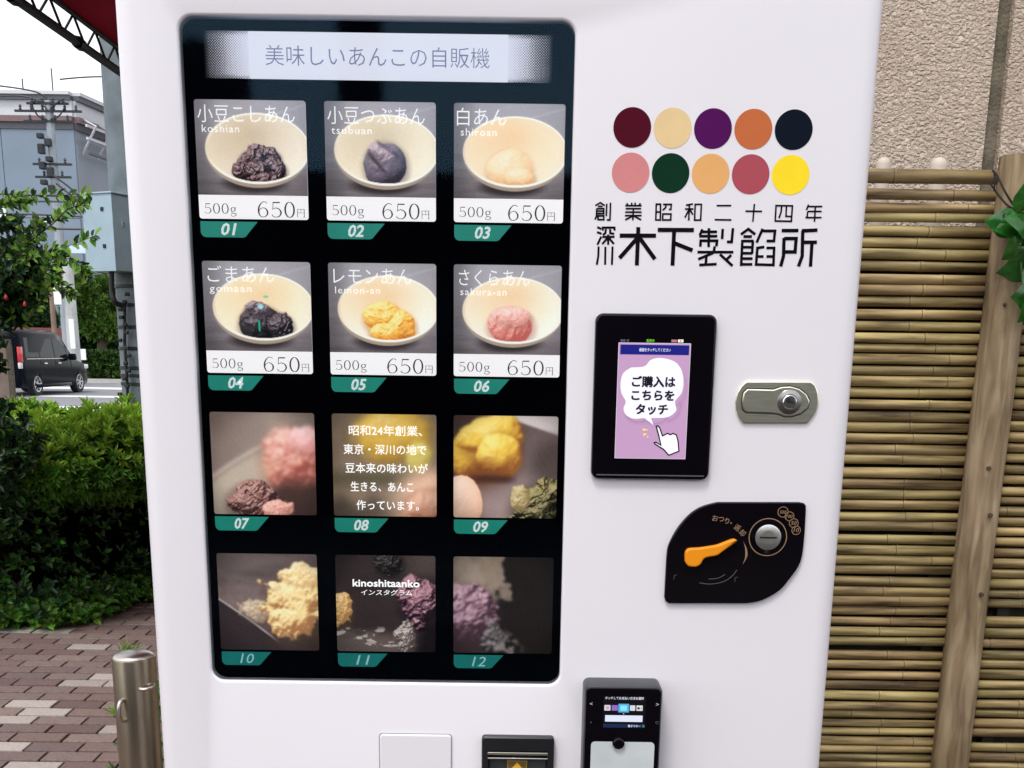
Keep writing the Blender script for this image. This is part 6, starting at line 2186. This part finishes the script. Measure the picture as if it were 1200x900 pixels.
# body: cross-sections along the length, lower body and tapering cabin
def section(x, w, zb, zw, zt_, tum):
    h = w / 2
    return [(x, -h * .97, zb), (x, -h, zb + .15), (x, -h, zw * .8), (x, -h * .985, zw), (x, -h * tum, zt_ - .10), (x, -h * tum * .86, zt_), (x, 0, zt_ + .02),
            (x, h * tum * .86, zt_), (x, h * tum, zt_ - .10), (x, h * .985, zw), (x, h, zw * .8), (x, h, zb + .15), (x, h * .97, zb)]


secs = [section(0.0, 1.70, .45, 1.05, 1.70, .86), section(.06, 1.80, .28, 1.06, 1.80, .87), section(.35, Wv, .24, 1.06, 1.88, .87), section(1.4, Wv, .24, 1.06, 1.90, .88), section(2.6, Wv, .24, 1.04, 1.88, .87),
        section(3.15, Wv, .24, 1.02, 1.78, .84), section(3.55, Wv, .24, 1.00, 1.48, .83), section(3.95, Wv, .24, .99, 1.14, .86), section(4.35, 1.82, .24, .92, 1.02, .88), section(4.70, 1.74, .26, .82, .92, .88), section(Lv, 1.60, .36, .66, .76, .88)]
b = MB()
b.loft(secs, cap0=True, cap1=True)
body = vmesh('body', b, van_paint, van, 40)
for s_ in (-1, 1):
    y = s_ * Wv / 2
    for nm, poly in (('side_window', [(.42, 1.12), (1.28, 1.12), (1.28, 1.66), (.52, 1.68)]), ('side_window', [(1.36, 1.12), (2.28, 1.10), (2.28, 1.65), (1.36, 1.67)]), ('side_window', [(2.36, 1.10), (3.30, 1.07), (2.95, 1.52), (2.82, 1.63), (2.36, 1.65)]), ('quarter_window', [(3.36, 1.07), (3.62, 1.06), (3.05, 1.48)])):
        def yy(x, z):
            return s_ * (Wv / 2) * (.985 - (.985 - .868) * (z - 1.05) / (1.80 - 1.05)) + s_ * .004
        v = [vl(x, yy(x, z), z) for x, z in poly] + [vl(x, yy(x, z) - s_ * .02, z) for x, z in poly]
        n = len(poly)
        f = [tuple(range(n)), tuple(range(2 * n - 1, n - 1, -1))] + [(i, (i + 1) % n, n + (i + 1) % n, n + i) for i in range(n)]
        mesh(nm, v, f, van_glass, van)
    # door gap lines and handles
    for x in (1.32, 2.32, 3.42):
        bq = MB().box(x - .008, x + .008, y - .004 if s_ > 0 else y - .0015, y + .0015 if s_ > 0 else y + .004, .40, 1.02)
        vmesh('door_seam', bq, dark_slot, van)
    for x in (1.50, 2.45):
        bq = MB().box(x, x + .20, min(y, y + s_ * .035), max(y, y + s_ * .035), .92, .955, .01)
        vmesh('door_handle', bq, chrome, van)
    bq = MB().box(.42, 3.60, min(y * .99, y * .99 + s_ * .02), max(y * .99, y * .99 + s_ * .02), 1.065, 1.085)
    vmesh('chrome_strip', bq, chrome, van)
    bq = MB().box(.9, 3.3, min(y * .99, y + s_ * .02), max(y * .99, y + s_ * .02), .24, .34, .01)
    vmesh('sill', bq, van_paint, van)
    for x in (rear_ax, rear_ax + 2.95):
        tb_ = MB()
        cyl = [(.22, .30), (.335, .315), (.345, .29), (.345, .12), (.335, .10), (.2, .10)]
        yo = s_ * (Wv / 2 - .30)
        LLs = []
        for r, yv in [(.22, .30), (.335, .30), (.345, .27), (.345, .10), (.22, .08)]:
            LLs.append([(x + r * math.cos(2 * math.pi * k / 28), yo + s_ * yv, .345 + r * math.sin(2 * math.pi * k / 28)) for k in range(28)])
        tb_.loft(LLs, cap0=False, cap1=True)
        wh = vmesh('wheel', tb_, tyre_m, van)
        rm = MB()
        rm.loft([[(x + r * math.cos(2 * math.pi * k / 28), yo + s_ * yv, .345 + r * math.sin(2 * math.pi * k / 28)) for k in range(28)] for r, yv in [(.225, .305), (.205, .30), (.20, .22)]], cap1=True)
        vmesh('rim', rm, mat('rim_well', (.03, .03, .03), rough=.6, metal=.5), wh)
        for k in range(7):
            a = 2 * math.pi * k / 7
            sp = MB().box(.0, .205, -.02, .0, -.022, .022)
            v = [vl(x + q[0] * math.cos(a) - q[2] * math.sin(a), yo + s_ * (.30 + q[1]), .345 + q[0] * math.sin(a) + q[2] * math.cos(a)) for q in sp.v]
            autosmooth(mesh('spoke', v, sp.f, rim_m, wh), 30)
        rr_ = MB()
        rr_.loft([[(x + r * math.cos(2 * math.pi * k / 28), yo + s_ * yv, .345 + r * math.sin(2 * math.pi * k / 28)) for k in range(28)] for r, yv in [(.235, .300), (.225, .312), (.200, .300)]], cap1=False)
        vmesh('rim_lip', rr_, rim_m, wh)
    # lamps, mirrors
    bq = MB().box(-.02, .20, min(y * .93, y + s_ * .01), max(y * .93, y + s_ * .01), .98, 1.42, .02)
    vmesh('tail_light', bq, mat('tail_red', (.50, .01, .02), rough=.2, spec=.6, var=.1), van)
    bq = MB().box(-.03, .14, min(y * .93, y + s_ * .012), max(y * .93, y + s_ * .012), .80, .975, .02)
    vmesh('reverse_light', bq, mat('lamp_clear', (.55, .5, .5), rough=.2, var=.1), van)
    bq = MB().box(4.45, 4.78, min(y * .80, y * .965), max(y * .80, y * .965), .74, .88, .03)
    vmesh('headlight', bq, mat('headlight_glass', (.7, .72, .75), rough=.12, spec=.7, var=.05), van)
    bq = MB().box(3.20, 3.38, min(y, y + s_ * .22), max(y, y + s_ * .22), 1.02, 1.22, .04)
    vmesh('mirror', bq, van_paint, van)
bq = MB().box(-.012, .0, -.62, .62, 1.15, 1.62, .004)
vmesh('rear_window', bq, van_glass, van)
bq = MB().box(-.02, .0, -.28, .28, .72, .88, .004)
vmesh('number_plate', bq, sign_white, van)

# ================================================================== unseen dark shapes added behind the camera to shape the glass reflection
opp = thing('reflection_house', 'unseen dark house front added behind the camera to darken the glass reflection', 'house', (0, -7.5, 0))
MB().box(-9, 9, -12, -7.5, -.02, 2.75).build('wall', mat('reflection_house_wall', (.018, .016, .016), rough=.9, var=.3, scale=2), opp)
MB().box(-9.4, 9.4, -12.4, -7.0, 2.75, 2.95).build('roof_edge', mat('dark_roof', (.012, .012, .014), rough=.8, var=.2), opp)
wall_m = MATS['reflection_house_wall']
for x0_, x1_, yb_, h_ in ((-9.2, -5.6, -14, 4.1), (-5.4, -4.2, -15, 5.6), (-2.4, -1.9, -13, 6.2), (.9, 3.1, -13, 4.6), (3.2, 4.0, -16, 7.4), (5.2, 9.2, -14, 5.0)):  # unseen blocks added to break up the roofline in the reflection
    MB().box(x0_, x1_, yb_ - 1, yb_, 0, h_).build('reflection_block', wall_m, opp)
    MB().add([(x0_ - .1, yb_ + .05, h_ + .002), (x1_ + .1, yb_ + .05, h_ + .002), ((x0_ + x1_) / 2, yb_ + .05, h_ + .25 * (x1_ - x0_)), (x0_ - .1, yb_ - 1, h_ + .002), (x1_ + .1, yb_ - 1, h_ + .002), ((x0_ + x1_) / 2, yb_ - 1, h_ + .25 * (x1_ - x0_))],
             [(0, 1, 2), (5, 4, 3), (0, 2, 5, 3), (1, 4, 5, 2), (0, 3, 4, 1)]).build('block_gable', MATS['dark_roof'] if 'dark_roof' in MATS else wall_m, opp)
for x in (-5, -1.4, 2.2, 5.6):
    MB().box(x, x + 1.3, -7.5, -7.44, .9, 2.1).build('window', mat('house_window', (.01, .012, .014), rough=.1, var=.2), opp)

for x, z in ((1.5, 5.5), (3.6, 5.5)):  # unseen poles added as dark streaks in the glass reflection
    t_ = thing('reflection_pole', 'slim dark pole added unseen behind the camera to streak the glass reflection' if x < 2 else 'second dark pole added unseen farther right to streak the glass reflection', 'pole', (x, -6.4, 0))
    MB().tube([(x, -6.4, 0), (x, -6.4, z)], [.09, .07], 12).build('shaft', dkmetal, t_)
    MB().tube([(x, -6.4, z), (x - .9, -6.4, z + .15)], [.04, .03], 8).build('arm', dkmetal, t_)
